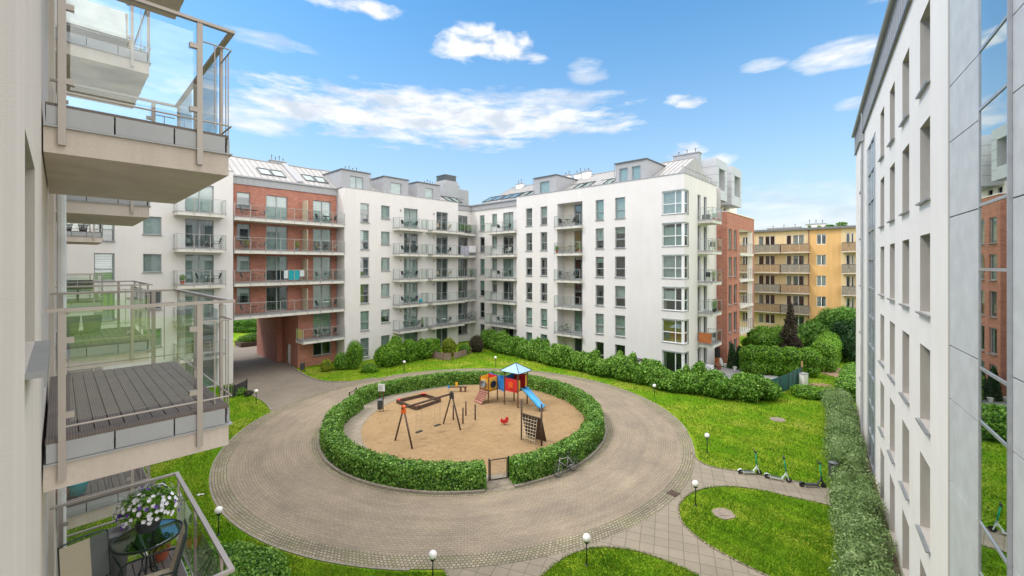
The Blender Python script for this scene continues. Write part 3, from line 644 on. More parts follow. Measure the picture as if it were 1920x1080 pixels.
# ---- brick section over the archway
BR = {}
def brick_section():
    T = 44.65; y = 1.65; x0, x1 = 10.9, 20.9; zt = 17.6; arch = 16.9
    r = building('brick_apartment_section', 'red brick section with full width balconies above the vehicle archway', FB, 16)
    ops = []; wins = []; D = .14
    a0, a1 = s_at(444, T), s_at(469, T); b0, b1 = s_at(499, T), s_at(539, T); c0, c1 = s_at(587, T), s_at(621, T)
    BR.update(b=(b0, b1), c=(c0, c1))
    for k in range(2, 6):
        z = lvl(k)
        for (p, q, zb, st, sp, sl) in ((a0, a1, z+.95, ['half', 'plain', 'dark', 'half2'][k-2], 'none', True), (b0, b1, z+.05, ['dark', 'half', 'curtain', 'plain'][k-2], 'double', False), (c0, c1, z+.05, ['plain', 'plain', 'half', 'striped'][k-2], 'double', False)):
            ops.append((p, q, zb, z+2.4, D)); wins.append((p, q, zb, z+2.4, st, sp, sl))
    ops.append((c0, c1, 2.95, 5.3, D)); wins.append((c0, c1, 2.95, 5.3, 'striped', 'double', False))
    ops.append((c0, c1, .95, 2.3, D)); wins.append((c0, c1, .95, 2.3, 'dark', 'double', True))
    hole = (x0, arch, -.3, 5.35, .01, 1)
    m = MB(); wall(m, x0, x1, -.3, zt, ops+[hole], y)
    # archway: right wall, ceiling, left wall, and the pier's back
    yb = y+10.7
    dz0, dz1, dy0, dy1 = .0, 2.1, y+1.9, y+2.9      # door in the archway wall
    for (ya, ybb, za, zb) in ((y, dy0, -.3, 5.35), (dy0, dy1, dz1, 5.35), (dy1, y+4.2, -.3, 5.35)):
        m.quad((arch, ya, za), (arch, ya, zb), (arch, ybb, zb), (arch, ybb, za))
    m.quad((arch, y+4.2, -.3), (arch, y+4.2, 5.35), (arch-.5, y+4.2, 5.35), (arch-.5, y+4.2, -.3)); m.quad((arch-.5, y+4.2, -.3), (arch-.5, y+4.2, 5.35), (arch-.5, yb, 5.35), (arch-.5, yb, -.3))
    m.quad((x0, y, 5.35), (arch, y, 5.35), (arch, yb, 5.35), (x0, yb, 5.35), 2)
    m.quad((x0+.02, y, -.3), (x0+.02, yb, -.3), (x0+.02, yb, 5.35), (x0+.02, y, 5.35))
    m.quad((arch-.5, yb, -.3), (arch-.5, yb, 5.35), (x1, yb, 5.35), (x1, yb, -.3)); m.quad((x0, yb, 5.35), (x0, yb, zt), (x1, yb, zt), (x1, yb, 5.35))
    m.build('wall', ['brick', 'interior_dark', 'concrete'], r)
    MB().box(arch+.08, arch+.12, dy0, dy1, 0, dz1).build('door', 'white_paint', r)
    m = MB()
    for (a, b, c, d, st, sp, sl) in wins: window(r, a, b, c, d, y+D, st, sp, sill=sl)
    f = MB().box(x0, x1, y-.10, y+.3, 17.6, 18.28)
    for i in range(22): f.box(x0+.2+i*.46, x0+.22+i*.46, y-.115, y-.10, 17.62, 18.26)
    f.build('fascia', 'zinc_light', r); MB().box(x0, x1, y-.24, y-.10, 18.26, 18.40).build('gutter', 'zinc', r)
    ro = seam_roof(r, x0, x1, y-.1, 18.36, y+4.5, 21.0); args = (y-.1, 18.36, y+4.5, 21.0)
    for (p, q) in ((489, 511), (514, 536)): skylight(ro, s_at(p, T+1), s_at(q, T+1), *args, .22, .52)
    for (p, q) in ((573, 592), (596, 615)): skylight(ro, s_at(p, T+1), s_at(q, T+1), *args, .22, .52)
    sx = s_at(548, T+2); m = MB(); m.bar((sx, y+.0, 18.50), (sx, y+4.3, 21.0), .5, .25); m.build('roof_rib', 'zinc_light', ro)
    chimney(r, s_at(520, T+5), y+5.0, 20.4, 21.3, 1.5, .6, 4)
    bx0, bx1 = x0+.05, x1+.15
    for k in range(2, 6): balcony(r, bx0, x1-.03, lvl(k), 1.62+.12, y=y, posts=8, left=False, right=False)
    balcony(r, s_at(567, 43), x1-.03, lvl(1), 1.74, y=y, posts=3, right=False)
    for k in range(2, 6):
        z = lvl(k); MB().box(s_at(567, T)-.03, s_at(567, T)+.03, y-1.3, y-.03, z+.02, z+2.15).build('divider_screen', 'beige_screen', r)
    MB().tube([(x1-.07, y-.1, 0), (x1-.07, y-.1, 18.2)], .05, 8).build('downpipe', 'zinc', r)
brick_section()
# ---- middle white section
MW = {}
def mid_white():
    x0, x1, zt = 20.9, 36.2, 18.35; T = 43
    r = building('white_apartment_block', 'long white rendered section with three grey dormers right of the brick section', FB, 28)
    ops = []; wins = []; D = .16
    cols = [('tall', s_at(675.8, T), s_at(692, T), .35), ('none', s_at(714.6, T), s_at(731, T), .95), ('double', s_at(757.5, T), s_at(783.5, T), .05), ('double', s_at(818.5, T), s_at(840, T), .05)]
    sty = [['slats', 'plain', 'dark', 'dark', 'half', 'half2'], ['slats', 'half', 'plain', 'plain', 'plain', 'plain'], ['striped', 'striped', 'striped', 'plain', 'dcurtain', 'plain'], ['dcurtain', 'striped', 'dark', 'dcurtain', 'dcurtain', 'dark']]
    for ci, (sp, a, b, zb) in enumerate(cols):
        for k in range(6):
            z = lvl(k); ops.append((a, b, z+zb, z+2.4, D)); wins.append((a, b, z+zb, z+2.4, sty[ci][k], sp, zb > .1))
    m = MB(); wall(m, x0, x1, -.3, zt, ops, 0); shell(m, x0, x1, 0, 12, -.3, zt); m.build('wall', ['stucco_white', 'interior_dark'], r)
    for (a, b, c, d, st, sp, sl) in wins: window(r, a, b, c, d, D, st, sp, sill=sl)
    MB().box(x0-.03, x1+.03, -.05, 1.0, zt, zt+.06).build('coping', 'zinc', r)
    B3 = (s_at(748.5, 41.7), s_at(803, 41.7)); B4 = (s_at(810.5, 41.7), x1-.05)
    MW['b3'] = B3; MW['b4'] = B4
    for k in range(1, 6):
        balcony(r, B3[0], B3[1], lvl(k), 1.3); balcony(r, B4[0], B4[1], lvl(k), 1.3, right=False)
    ro = seam_roof(r, x0, x1+.6, .9, zt+.0, 6.4, 21.1); args = (.9, zt, 6.4, 21.1)
    for (p, q, w0, w1) in ((640.5, 693, 656, 681), (720, 765, 732, 753), (782.5, 823, 797, 812)):
        a, b = s_at(p, 43.5), s_at(q, 43.5); c, d = s_at(w0, 43.5), s_at(w1, 43.5)
        dormer(r, a, b, .5, zt+.05, 20.25, 5.2, [(c, d, 18.45, 19.75)])
        MB().tube([(b+.12, .45, zt), (b+.12, .45, 20.3)], .04, 6).build('downpipe', 'zinc_light', r)
    for px in (662, 808): chimney(r, s_at(px, 46.5), 4.0, 20.2, 20.95, 1.8, .6, 4)
    skylight(ro, s_at(846, 44), s_at(858, 44), *args, .12, .42, 1); skylight(ro, s_at(860, 44), s_at(872, 44), *args, .12, .42, 1)
    for k in range(6):
        for px in (751, 813): 
            sx = s_at(px, 43); MB().box(sx-.06, sx+.06, -.12, -.0, lvl(k)+1.95, lvl(k)+2.2).build('wall_lamp', 'zinc', r)
mid_white()
# ---- inner corner
IC = {}
def inner_corner():
    r = building('corner_apartment_section', 'narrow white inner corner section with a metal band under its roof', FB, 38)
    T = 44.0; SC = 39.3; x0 = 36.2; ops = []; wins = []; D = .14
    a, b = s_at(858, T), s_at(877, T); a = max(a, x0+.15)
    sty = ['dark', 'dcurtain', 'dcurtain', 'dark', 'dark', 'dcurtain']
    for k in range(6):
        z = lvl(k); zb = .05 if k else 1.0; ops.append((a, b, z+zb, z+2.4, D)); wins.append((a, b, z+zb, z+2.4, sty[k], 'double', k == 0))
    m = MB(); wall(m, x0, SC, -.3, 17.6, ops, 1.0); m.build('wall', ['stucco_white', 'interior_dark'], r)
    for (p, q, c, d, st, sp, sl) in wins: window(r, p, q, c, d, 1.0+D, st, sp, sill=sl)
    e = s_at(896, 42.7)
    for k in range(1, 6): balcony(r, x0+.06, min(e, SC-.25), lvl(k), 1.3, y=1.0, left=False)
    IC['b'] = (x0+.06, min(e, SC-.25))
    MB().box(x0, SC, .88, 1.3, 17.6, 18.3).build('fascia', 'zinc_light', r); MB().box(x0, SC-.1, .76, .88, 18.26, 18.4).build('gutter', 'zinc', r)
    # stair tower with louvred vent on the roof
    tx, ty = 38.2, 4.6
    c = MB().box(tx-1.7, tx+1.3, ty-1.0, ty+3, 18.3, 21.5).box(tx-1.1, tx+1.1, ty-.8, ty+1.6, 21.5, 22.0).box(tx+1.3, tx+4.2, ty+.4, ty+3, 18.3, 21.3).build('roof_tower', 'zinc_light', r)
    v = MB()
    for i in range(6): v.box(tx-.95, tx+.95, ty-.65, ty+1.4, 22.0+i*.13, 22.09+i*.13)
    v.box(tx-1.0, tx+1.0, ty-.7, ty+1.45, 22.75, 22.82); v.build('vent_louvre', 'zinc_dark', c)
    # second face, looking along the other wing (built in the same local frame)
    r2 = building('corner_apartment_wall', 'recessed white wall with tall windows between the inner corner and the right wing', FC, -38)
    ops = []; wins = []
    cols = [('tall', t_at(899.5, SC), t_at(908.5, SC), .35), ('none', t_at(922.5, SC), t_at(932, SC), .95), ('double', t_at(943, SC), t_at(962.5, SC), .05)]
    sty = [['dcurtain', 'dark', 'half', 'green', 'dark', 'green'], ['green', 'green', 'half2', 'green', 'green', 'green'], ['dark', 'green', 'dark', 'green', 'dark', 'plain']]
    y = SC-38.2
    for ci, (sp, ta, tb, zb) in enumerate(cols):
        for k in range(6): z = lvl(k); ops.append((-ta, -tb, z+zb, z+2.4, D)); wins.append((-ta, -tb, z+zb, z+2.4, sty[ci][k], sp, zb > .1))
    tend = t_at(970, 38.2)-.6
    m = MB(); wall(m, -44.0, -tend, -.3, 17.6, ops, y); m.build('wall', ['stucco_white', 'interior_dark'], r2)
    for (p, q, c, d, st, sp, sl) in wins: window(r2, p, q, c, d, y+D, st, sp, sill=sl)
    f = MB().box(-44.0, -tend, y-.12, y+.3, 17.6, 18.3)
    for i in range(20): f.box(-43.8+i*.45, -43.78+i*.45, y-.135, y-.12, 17.62, 18.26)
    f.build('fascia', 'zinc_light', r2); MB().box(-43.9, -tend, y-.26, y-.12, 18.26, 18.4).build('gutter', 'zinc', r2)
    b0, b1 = -t_at(909, 38.0), -t_at(966, 38.0)
    IC['c'] = (b0, b1, y)
    for k in range(1, 6): balcony(r2, b0, b1, lvl(k), 1.3, y=y)
inner_corner()
# ---- right white wing
RW = {}
def right_wing():
    SC = 38.2; zt = 18.4; xa, xb = -t_at(968.5, SC), -14.6
    r = building('white_apartment_wing', 'large white corner wing with glazed corner bays and loggia column at the right', FC, -24)
    ops = []; wins = []; D = .2
    cols = [('tall', 985.8, 997.8), ('tall', 1013.3, 1026), ('tall', 1116.5, 1132), ('tall', 1153, 1172)]
    sty = [['green', 'green', 'dark', 'dark', 'dcurtain', 'dcurtain'], ['green', 'green', 'dark', 'dark', 'dcurtain', 'half'],
           ['dark', 'plain', 'dark', 'half2', 'half', 'green'], ['dark', 'curtain', 'half', 'dark', 'half2', 'plain']]
    for ci, (sp, p, q) in enumerate(cols):
        for k in range(6):
            z = lvl(k); zb = .35 if k else .1; a, b = -t_at(p, SC), -t_at(q, SC); ops.append((a, b, z+zb, z+2.4, D)); wins.append((a, b, z+zb, z+2.4, sty[ci][k], sp, True))
    # loggia stack
    la, lb = -t_at(1045, SC), -t_at(1092, SC); ops.append((la, lb, -.3, 17.0, 1.35, 1)); RW['log'] = (la, lb)
    # corner bay (open corner): window recessed from the face
    ba = -t_at(1241.4, SC); sb = s_at(1291, 14.6); RW['bay'] = (ba, sb)
    bay = [(lvl(k)+(.35 if k else .0), lvl(k)+2.42) for k in range(6)]
    wa = ops+[(ba, xb, z0, z1, .001, 1) for z0, z1 in bay]
    m = MB(); wall(m, xa, xb, -.3, zt, wa, 0)
    # back wall of the loggia with its doors
    da = la+(lb-la)*.40; lops = [(da, lb-.08, lvl(k)+.04, lvl(k)+2.42, .1) for k in range(6)]
    wall(m, la, lb, -.3, 17.0, lops, 1.35, 2, 2, 1)
    # side face in world: plane t = 14.6, from s = 38.2 to 46.9 -> local y
    L = 46.9-SC; yb = sb-SC
    sops = [(38.2+0, sb, z0, z1) for z0, z1 in bay]
    d1 = (s_at(1308, 14.6)-SC, s_at(1314, 14.6)-SC); d2 = (s_at(1319.7, 14.6)-SC, s_at(1325.5, 14.6)-SC)
    holes = [(0, yb, z0, z1) for z0, z1 in bay]
    for k in range(6): holes += [(d1[0], d1[1], lvl(k)+.05, lvl(k)+2.4), (d2[0], d2[1], lvl(k)+.05, lvl(k)+2.4)]
    ys = sorted(set([0, L]+[v for h in holes for v in h[:2]])); zs = sorted(set([-.3, zt]+[v for h in holes for v in h[2:]]))
    for i in range(len(ys)-1):
        for j in range(len(zs)-1):
            cy, cz = (ys[i]+ys[i+1])/2, (zs[j]+zs[j+1])/2
            if any(h[0] < cy < h[1] and h[2] < cz < h[3] for h in holes): continue
            m.quad((xb, ys[i], zs[j]), (xb, ys[i+1], zs[j]), (xb, ys[i+1], zs[j+1]), (xb, ys[i], zs[j+1]))
    for h in holes[6:]:
        a, b, c, d = h; q = xb-.18
        m.quad((xb, a, c), (xb, a, d), (q, a, d), (q, a, c)); m.quad((xb, b, c), (q, b, c), (q, b, d), (xb, b, d)); m.quad((xb, a, d), (xb, b, d), (q, b, d), (q, a, d)); m.quad((xb, a, c), (q, a, c), (q, b, c), (xb, b, c))
        m.quad((q-.4, a, c), (q-.4, b, c), (q-.4, b, d), (q-.4, a, d), 1); m.quad((q, b, c), (q-.4, b, c), (q-.4, b, d), (q, b, d), 1)
    for z0, z1 in bay:      # bay recess: lintel underside, sill top, jambs, dark room
        e = .12
        m.quad((ba, 0, z1), (xb, 0, z1), (xb, yb, z1), (ba, yb, z1)); m.quad((ba, 0, z0), (ba, yb, z0), (xb, yb, z0), (xb, 0, z0))
        m.quad((ba, 0, z0), (ba, 0, z1), (ba, yb, z1), (ba, yb, z0)); m.quad((xb, yb, z0), (xb, yb, z1), (ba, yb, z1), (ba, yb, z0), 1)
    m.quad((xa, 0, zt), (xb, 0, zt), (xb, .9, zt), (xa, .9, zt)); m.quad((xa, 0, -.3), (xa, 0, zt), (xa, 10, zt), (xa, 10, -.3)); m.quad((xa, 10, -.3), (xa, 10, zt), (xb, 10, zt), (xb, 10, -.3))
    m.quad((xb-.9, .9, zt), (xb, .9, zt), (xb, L, zt), (xb-.9, L, zt))
    m.build('wall', ['stucco_white', 'interior_dark', 'stucco_cream'], r)
    for (a, b, c, d, st, sp, sl) in wins: window(r, a, b, c, d, D, st, sp, sill=sl)
    for k in range(6):
        z = lvl(k); window(r, da, lb-.08, z+.04, z+2.42, 1.45, ['dcurtain', 'green', 'dark', 'dark', 'ycurtain', 'dark'][k], 'double', sill=False)
        if k:
            balcony(r, la-.12 if k else la, lb, z, 1.75, y=1.35, posts=3, right=False)
    for k, (z0, z1) in enumerate(bay):
        w = MB(); e = .10; xq, yq = xb-e, e; fw = .07
        def post(x, y): w.box(x-fw/2, x+fw/2, y-fw/2, y+fw/2, z0+.0, z1-.0)
        xm = ba+(xb-ba)*.60
        post(ba+.05, yq); post(xm, yq); w.box(xq-.16, xq+.04, yq-.04, yq+.16, z0, z1); post(xq, yb-.05)
        zm = z0+(z1-z0)*.45; hs = (z0+.035, z1-.035) if k == 0 else (z0+.035, zm, z1-.035)
        for zz in hs:
            w.box(ba+.09, xm-.04, yq-.035, yq+.035, zz-.035, zz+.035).box(xm+.04, xq-.16, yq-.035, yq+.035, zz-.035, zz+.035).box(xq-.035, xq+.035, yq+.16, yb-.09, zz-.035, zz+.035)
        o = w.build('corner_window', 'frame_white', r)
        MB().quad((ba+.07, yq+.005, z0+.04), (xq-.1, yq+.005, z0+.04), (xq-.1, yq+.005, z1-.04), (ba+.07, yq+.005, z1-.04)).quad((xq, yq+.1, z0+.04), (xq, yb-.07, z0+.04), (xq, yb-.07, z1-.04), (xq, yq+.1, z1-.04)).build('pane', 'window_glass', o)
        c = MB(); st = ['n', 'ycurtain', 'dark', 'curtain', 'plain', 'curtain'][k]
        if st == 'plain': c.quad((ba+.05, yq+.12, z0+.1), (xq-.2, yq+.12, z0+.1), (xq-.2, yq+.12, z1-.35), (ba+.05, yq+.12, z1-.35)); c.build('blind', 'blind_green', o)
        elif st == 'dark':
            c.quad((ba+.05, yq+.12, zm), (xm, yq+.12, zm), (xm, yq+.12, z1-.3), (ba+.05, yq+.12, z1-.3)); c.build('blind', 'blind_plain', o)
        elif st != 'n': corrugated(c, ba+.05, xq-.2, yq+.15, z0, z1); c.build('curtain', 'curtain_cloth' if st == 'curtain' else 'curtain_yellow', o)
        if k: MB().prism([(ba-.05, -.05), (xb+.05, -.05), (xb+.05, yb+.05), (xb-.02, yb+.05), (xb-.02, .06), (ba-.05, .06)], z0-.045, z0-.003).build('sill', 'sill_grey', o)
        MB().prism([(ba-.02, -.02), (xb+.02, -.02), (xb+.02, yb+.02), (xb-.04, yb+.02), (xb-.04, .06), (ba-.02, .06)], z1-.005, z1+.075).build('lintel_strip', 'frame_grey', o)
    # side doors
    for k in range(6):
        for (a, b) in (d1, d2):
            z = lvl(k); q = xb-.18; f = MB().box(q-.03, q+.03, a, a+.06, z+.05, z+2.4).box(q-.03, q+.03, b-.06, b, z+.05, z+2.4).box(q-.03, q+.03, a+.06, b-.06, z+2.34, z+2.4).box(q-.03, q+.03, a+.06, b-.06, z+.05, z+.12)
            o = f.build('balcony_door', 'frame_grey', r); MB().quad((q, a+.06, z+.12), (q, b-.06, z+.12), (q, b-.06, z+2.34), (q, a+.06, z+2.34)).build('pane', 'window_glass', o)
    # balconies on the side face
    s0, s1 = 41.5-SC, 44.2-SC
    for k in range(1, 6):
        z = lvl(k); b = MB().box(xb+.0, xb+1.3, s0, s1, z-.33, z-.07).box(xb, xb+1.33, s0-.03, s1+.03, z-.07, z, 1).build('balcony', ['slab_white', 'zinc'], r)
        f = MB(); xe = xb+1.30; zt2 = z+1.08
        for (x, y) in ((xe, s0), (xe, (s0+s1)/2), (xe, s1), (xb+.1, s0), (xb+.1, s1), (xb+.7, s0)): f.box(x-.022, x+.022, y-.022, y+.022, z-.2, zt2)
        f.box(xe-.025, xe+.025, s0-.03, s1+.03, zt2, zt2+.035).box(xb, xe-.025, s0-.025, s0+.02, zt2, zt2+.035).box(xb, xe-.025, s1-.02, s1+.025, zt2, zt2+.035)
        f.build('railing', 'rail_far', b)
        MB().box(xe-.02, xe-.012, s0+.04, s1-.04, z+.12, zt2-.03).box(xb+.14, xe-.05, s0-.004, s0+.004, z+.12, zt2-.03).box(xb+.14, xe-.05, s1-.004, s1+.004, z+.12, zt2-.03).build('glass_panel', 'rail_glass_far', b)
    MB().box(xa, xb-.02, -.05, .5, zt, zt+.06).box(xb-.5, xb+.05, .5, L, zt, zt+.06).box(xb-.02, xb+.05, -.05, .5, zt, zt+.06).build('coping', 'zinc', r)
    args = (.9, zt, 6.2, 21.1)
    ro = seam_roof(r, xa-6.5, xb-1.2, *args, pitch=.5)
    for (p, q, op) in ((906, 919, 0), (921, 935, 0), (939, 951, 0), (953, 967, 0), (971, 984, 1), (986, 998, 1), (1075, 1088, 1), (1090, 1104, 1), (1130, 1146, 1)):
        skylight(ro, -t_at(p, SC+1.6), -t_at(q, SC+1.6), *args, .10, .40, op)
    for (p, q, wl) in ((1001.7, 1043, [(1012, 1030)]), (1154.4, 1211.7, [(1161, 1177), (1184.6, 1201)])):
        a, b = -t_at(p, SC+.5), -t_at(q, SC+.5)
        dormer(r, a, b, .5, zt+.05, 20.35, 5.4, [(-t_at(u, SC+.5), -t_at(v, SC+.5), 18.5, 19.85) for u, v in wl])
        MB().tube([(a-.1, .45, zt), (a-.1, .45, 20.4)], .045, 6).build('downpipe', 'zinc_light', r)
    for px, yy in ((975, 5.6), (1064, 5.4), (1085, 5.6), (1100, 5.2)): chimney(r, -t_at(px, SC+yy), yy, 20.2, 21.3, 1.0, .5, 2, 'stucco_offwhite')
    chimney(r, -17.2, 7.6, 20.0, 21.85, 2.6, .8, 3)
    # terrace railing on the roof edge
    f = MB()
    for i in range(10): f.box(xb-.42, xb-.38, .6+i*.85, .64+i*.85, zt+.06, zt+.75)
    f.box(xb-.43, xb-.37, .6, L-.1, zt+.75, zt+.79).build('roof_railing', 'rail_far', r)
right_wing()
# ---- brick end block with metal roof boxes
def end_block():
    r = building('brick_apartment_block', 'red brick end block topped by two projecting silver metal boxes', FE, 50)
    x0, x1, zt = 46.9, 57.3, 15.7; ops = []; wins = []; D = .14; T = 13.6
    for (p, q) in ((1366, 1372.2), (1376, 1381.6)):
        for k in range(5):
            z = lvl(k); a, b = s_at(p, T), s_at(q, T); ops.append((a, b, z+.35, z+2.4, D)); wins.append((a, b, z+.35, z+2.4))
    lx0, lx1 = s_at(1386.5, T), 56.6
    ops.append((lx0, lx1, -.3, 14.2, .001, 1))
    m = MB(); wall(m, x0, x1, -.3, zt, ops, 0)
    m.quad((x0, 0, -.3), (x0, 0, zt), (x0, 3, zt), (x0, 3, -.3))                      # left flank
    m.quad((lx0, 0, -.3), (lx0, 1.6, -.3), (lx0, 1.6, 14.2), (lx0, 0, 14.2), 2)       # loggia
    m.quad((lx0, 1.6, -.3), (x1, 1.6, -.3), (x1, 1.6, 14.2), (lx0, 1.6, 14.2), 2)
    m.quad((lx0, 0, 14.2), (lx1, 0, 14.2), (lx1, 1.6, 14.2), (lx0, 1.6, 14.2), 2)
    m.quad((lx1, 0, -.3), (lx1, 0, 14.2), (lx1, .55, 14.2), (lx1, .55, -.3), 2); m.quad((lx1, .55, -.3), (lx1, .55, 14.2), (x1, .55, 14.2), (x1, .55, -.3), 2)
    m.quad((x1, 0, -.3), (x1, .55, -.3), (x1, .55, 14.2), (x1, 0, 14.2)); m.quad((x1, 0, 14.2), (x1, 12, 14.2), (x1, 12, zt), (x1, 0, zt)); m.quad((x1, 1.6, -.3), (x1, 12, -.3), (x1, 12, 14.2), (x1, 1.6, 14.2))
    m.quad((x0, 0, zt), (x1, 0, zt), (x1, 12, zt), (x0, 12, zt), 3); m.quad((x0, 12, -.3), (x0, 12, zt), (x1, 12, zt), (x1, 12, -.3))
    m.build('wall', ['brick', 'interior_dark', 'stucco_offwhite', 'roofing'], r)
    for (a, b, c, d) in wins: window(r, a, b, c, d, D, 'auto', 'none', sill=True)
    for k in range(1, 5): 
        z = lvl(k); b = MB().box(lx0+.02, lx1-.02, -.12, 1.58, z-.30, z-.04).build('balcony', 'slab_white', r)
        f = MB()
        for i in range(7): xx = lx0+.1+(lx1-lx0-.2)*i/6; f.box(xx-.02, xx+.02, -.06, -.02, z, z+1.1)
        f.box(lx0+.05, lx1-.05, -.07, -.01, z+1.1, z+1.14); f.build('railing', 'rail_far', b)
    MB().box(x0-.04, x1+.06, -.06, .3, zt, zt+.07).build('coping', 'stucco_offwhite', r)
    # set-back top storey
    y2 = 2.7; m = MB(); o2 = [(s_at(1341+i*8, T+2.7), s_at(1345+i*8, T+2.7), 15.95, 17.1, .12) for i in range(3)]
    wall(m, x0-1.1, 60.2, 15.77, 18.6, o2, y2); m.quad((x0-1.1, y2, 15.77), (x0-1.1, y2, 18.6), (x0-1.1, 9, 18.6), (x0-1.1, 9, 15.77)); m.quad((60.2, y2, 15.77), (60.2, 9, 15.77), (60.2, 9, 18.6), (60.2, y2, 18.6))
    m.build('top_storey_wall', ['stucco_offwhite', 'interior_dark'], r)
    def mbox(a, b, yf, z0, z1, yb, wx0, wx1, wz0, wz1):
        m = MB(); wall(m, a, b, z0, z1, [(wx0, wx1, wz0, wz1, .8)], yf, 0, 0, 2, .05)
        m.quad((a, yf, z0), (a, yf, z1), (a, yb, z1), (a, yb, z0)); m.quad((b, yf, z0), (b, yb, z0), (b, yb, z1), (b, yf, z1)); m.quad((a, yf, z1), (b, yf, z1), (b, yb, z1), (a, yb, z1)); m.quad((a, yf, z0), (a, yb, z0), (b, yb, z0), (b, yf, z0))
        n = 5
        for i in range(1, n):
            z = z0+(z1-z0)*i/n; m.box(a-.006, a-.001, yf+.002, yb, z-.012, z+.012, 1)
            for (p, q) in ((a, wx0), (wx1, b)): m.box(p, q, yf-.006, yf-.001, z-.012, z+.012, 1)
        for i in range(1, 4): yy = yf+(min(yb, yf+9)-yf)*i/4; m.box(a-.006, a-.001, yy-.012, yy+.012, z0, z1, 1)
        return m.build('metal_box', ['metal_panel', 'panel_joint', 'window_glass'], r)
    mbox(48.2, 51.8, 1.4, 17.35, 21.65, 10, 49.0, 51.0, 18.4, 20.7)
    mbox(53.1, 57.0, 1.3, 17.2, 21.65, 10, 54.2, 56.4, 18.3, 20.7)
    MB().box(51.8, 53.1, 3.2, 10, 17.4, 21.5).build('metal_link', 'metal_panel', r)
    MB().tube([(48.15, 3.2, 18.6), (48.15, 3.2, 21.0)], .06, 6).box(48.02, 48.18, 3.05, 3.35, 21.0, 21.4).build('downpipe', 'zinc', r)
end_block()
# ---- yellow building behind
def yellow():
    SY = 68.0; r = building('yellow_apartment_block', 'older yellow rendered block with brown balcony parapets beyond the gardens', FY, -10)
    xa, xb = -t_at(1375, SY), -t_at(1680, SY); zt = 14.9; D = .12; ops = []; W2 = []
    def col(p, q, dh, sp, fm='frame_white'):
        for k in range(5):
            z1 = 14.3-2.7*k; a, b = -t_at(p, SY), -t_at(q, SY); ops.append((a, b, z1-dh, z1, D)); W2.append((a, b, z1-dh, z1, sp, fm))
    for (p, q, dh, sp) in ((1422, 1432, 1.35, 'none'), (1434, 1453, 1.35, 'double'), (1474, 1484, 1.35, 'none'), (1486, 1508, 1.35, 'double'), (1531, 1549, 1.35, 'double'), (1586, 1594, 1.9, 'none'), (1595.5, 1601, 1.35, 'none'), (1392, 1402, 1.35, 'double'), (1625, 1645, 1.35, 'double')): col(p, q, dh, sp)
    m = MB(); pa, pb = -t_at(1518.5, SY), -t_at(1577, SY)
    for (u, v, mi) in ((xa, pa, 2), (pa, pb, 0), (pb, xb, 2)):
        wall(m, u, v, -.3, zt, [o for o in ops if u < (o[0]+o[1])/2 < v], 0, mi, mi)
    shell(m, xa, xb, 0, 11, -.3, zt); m.build('wall', ['stucco_yellow', 'interior_dark', 'stucco_paleyellow', 'stucco_cream'], r)
    rr = random.Random(3)
    for (a, b, c, d, sp, fm) in W2: window(r, a, b, c, d, D, rr.choice(['dark', 'curtain', 'plain', 'dcurtain', 'dark']), sp, frame=fm, sill=False)
    MB().box(xa-.2, xb+.2, -.35, 11.2, zt, zt+.28).build('roof', 'roof_edge', r)
    for (p, q) in ((1372, 1409), (1411, 1462.5), (1464, 1517), (1578.5, 1606), (1608, 1660)):
        a, b = -t_at(p, SY-.9), -t_at(q, SY-.9)
        for k in range(4):
            zf = 14.3-2.7*k-2.3; s = MB().box(a, b, -1.0, 0, zf-.15, zf).build('balcony', 'concrete', r)
            q2 = MB()
            n = max(2, int((b-a)/1.0))
            for i in range(n): xi = a+(b-a)*i/n; q2.box(xi+.02, xi+(b-a)/n-.02, -1.02, -.98, zf+.06, zf+1.05)
            q2.box(a, a+.04, -.98, 0, zf, zf+1.05).box(b-.04, b, -.98, 0, zf, zf+1.05)
            q2.build('parapet', rr.choice(['parapet_beige', 'parapet_beige', 'parapet_grey']), s); MB().box(a, b, -1.05, -.95, zf+1.05, zf+1.09).build('handrail', 'zinc_dark', s)
    MB().tube([(pa-.1, -.08, 0), (pa-.1, -.08, zt)], .06, 6).build('downpipe', 'wood_red', r)
    chimney(r, -t_at(1530, SY+3), 3, zt+.28, zt+.9, 2.2, .8, 3, 'stucco_offwhite'); chimney(r, -t_at(1470, SY+3), 3, zt+.28, zt+.6, 4, .8, 3, 'concrete')
yellow()
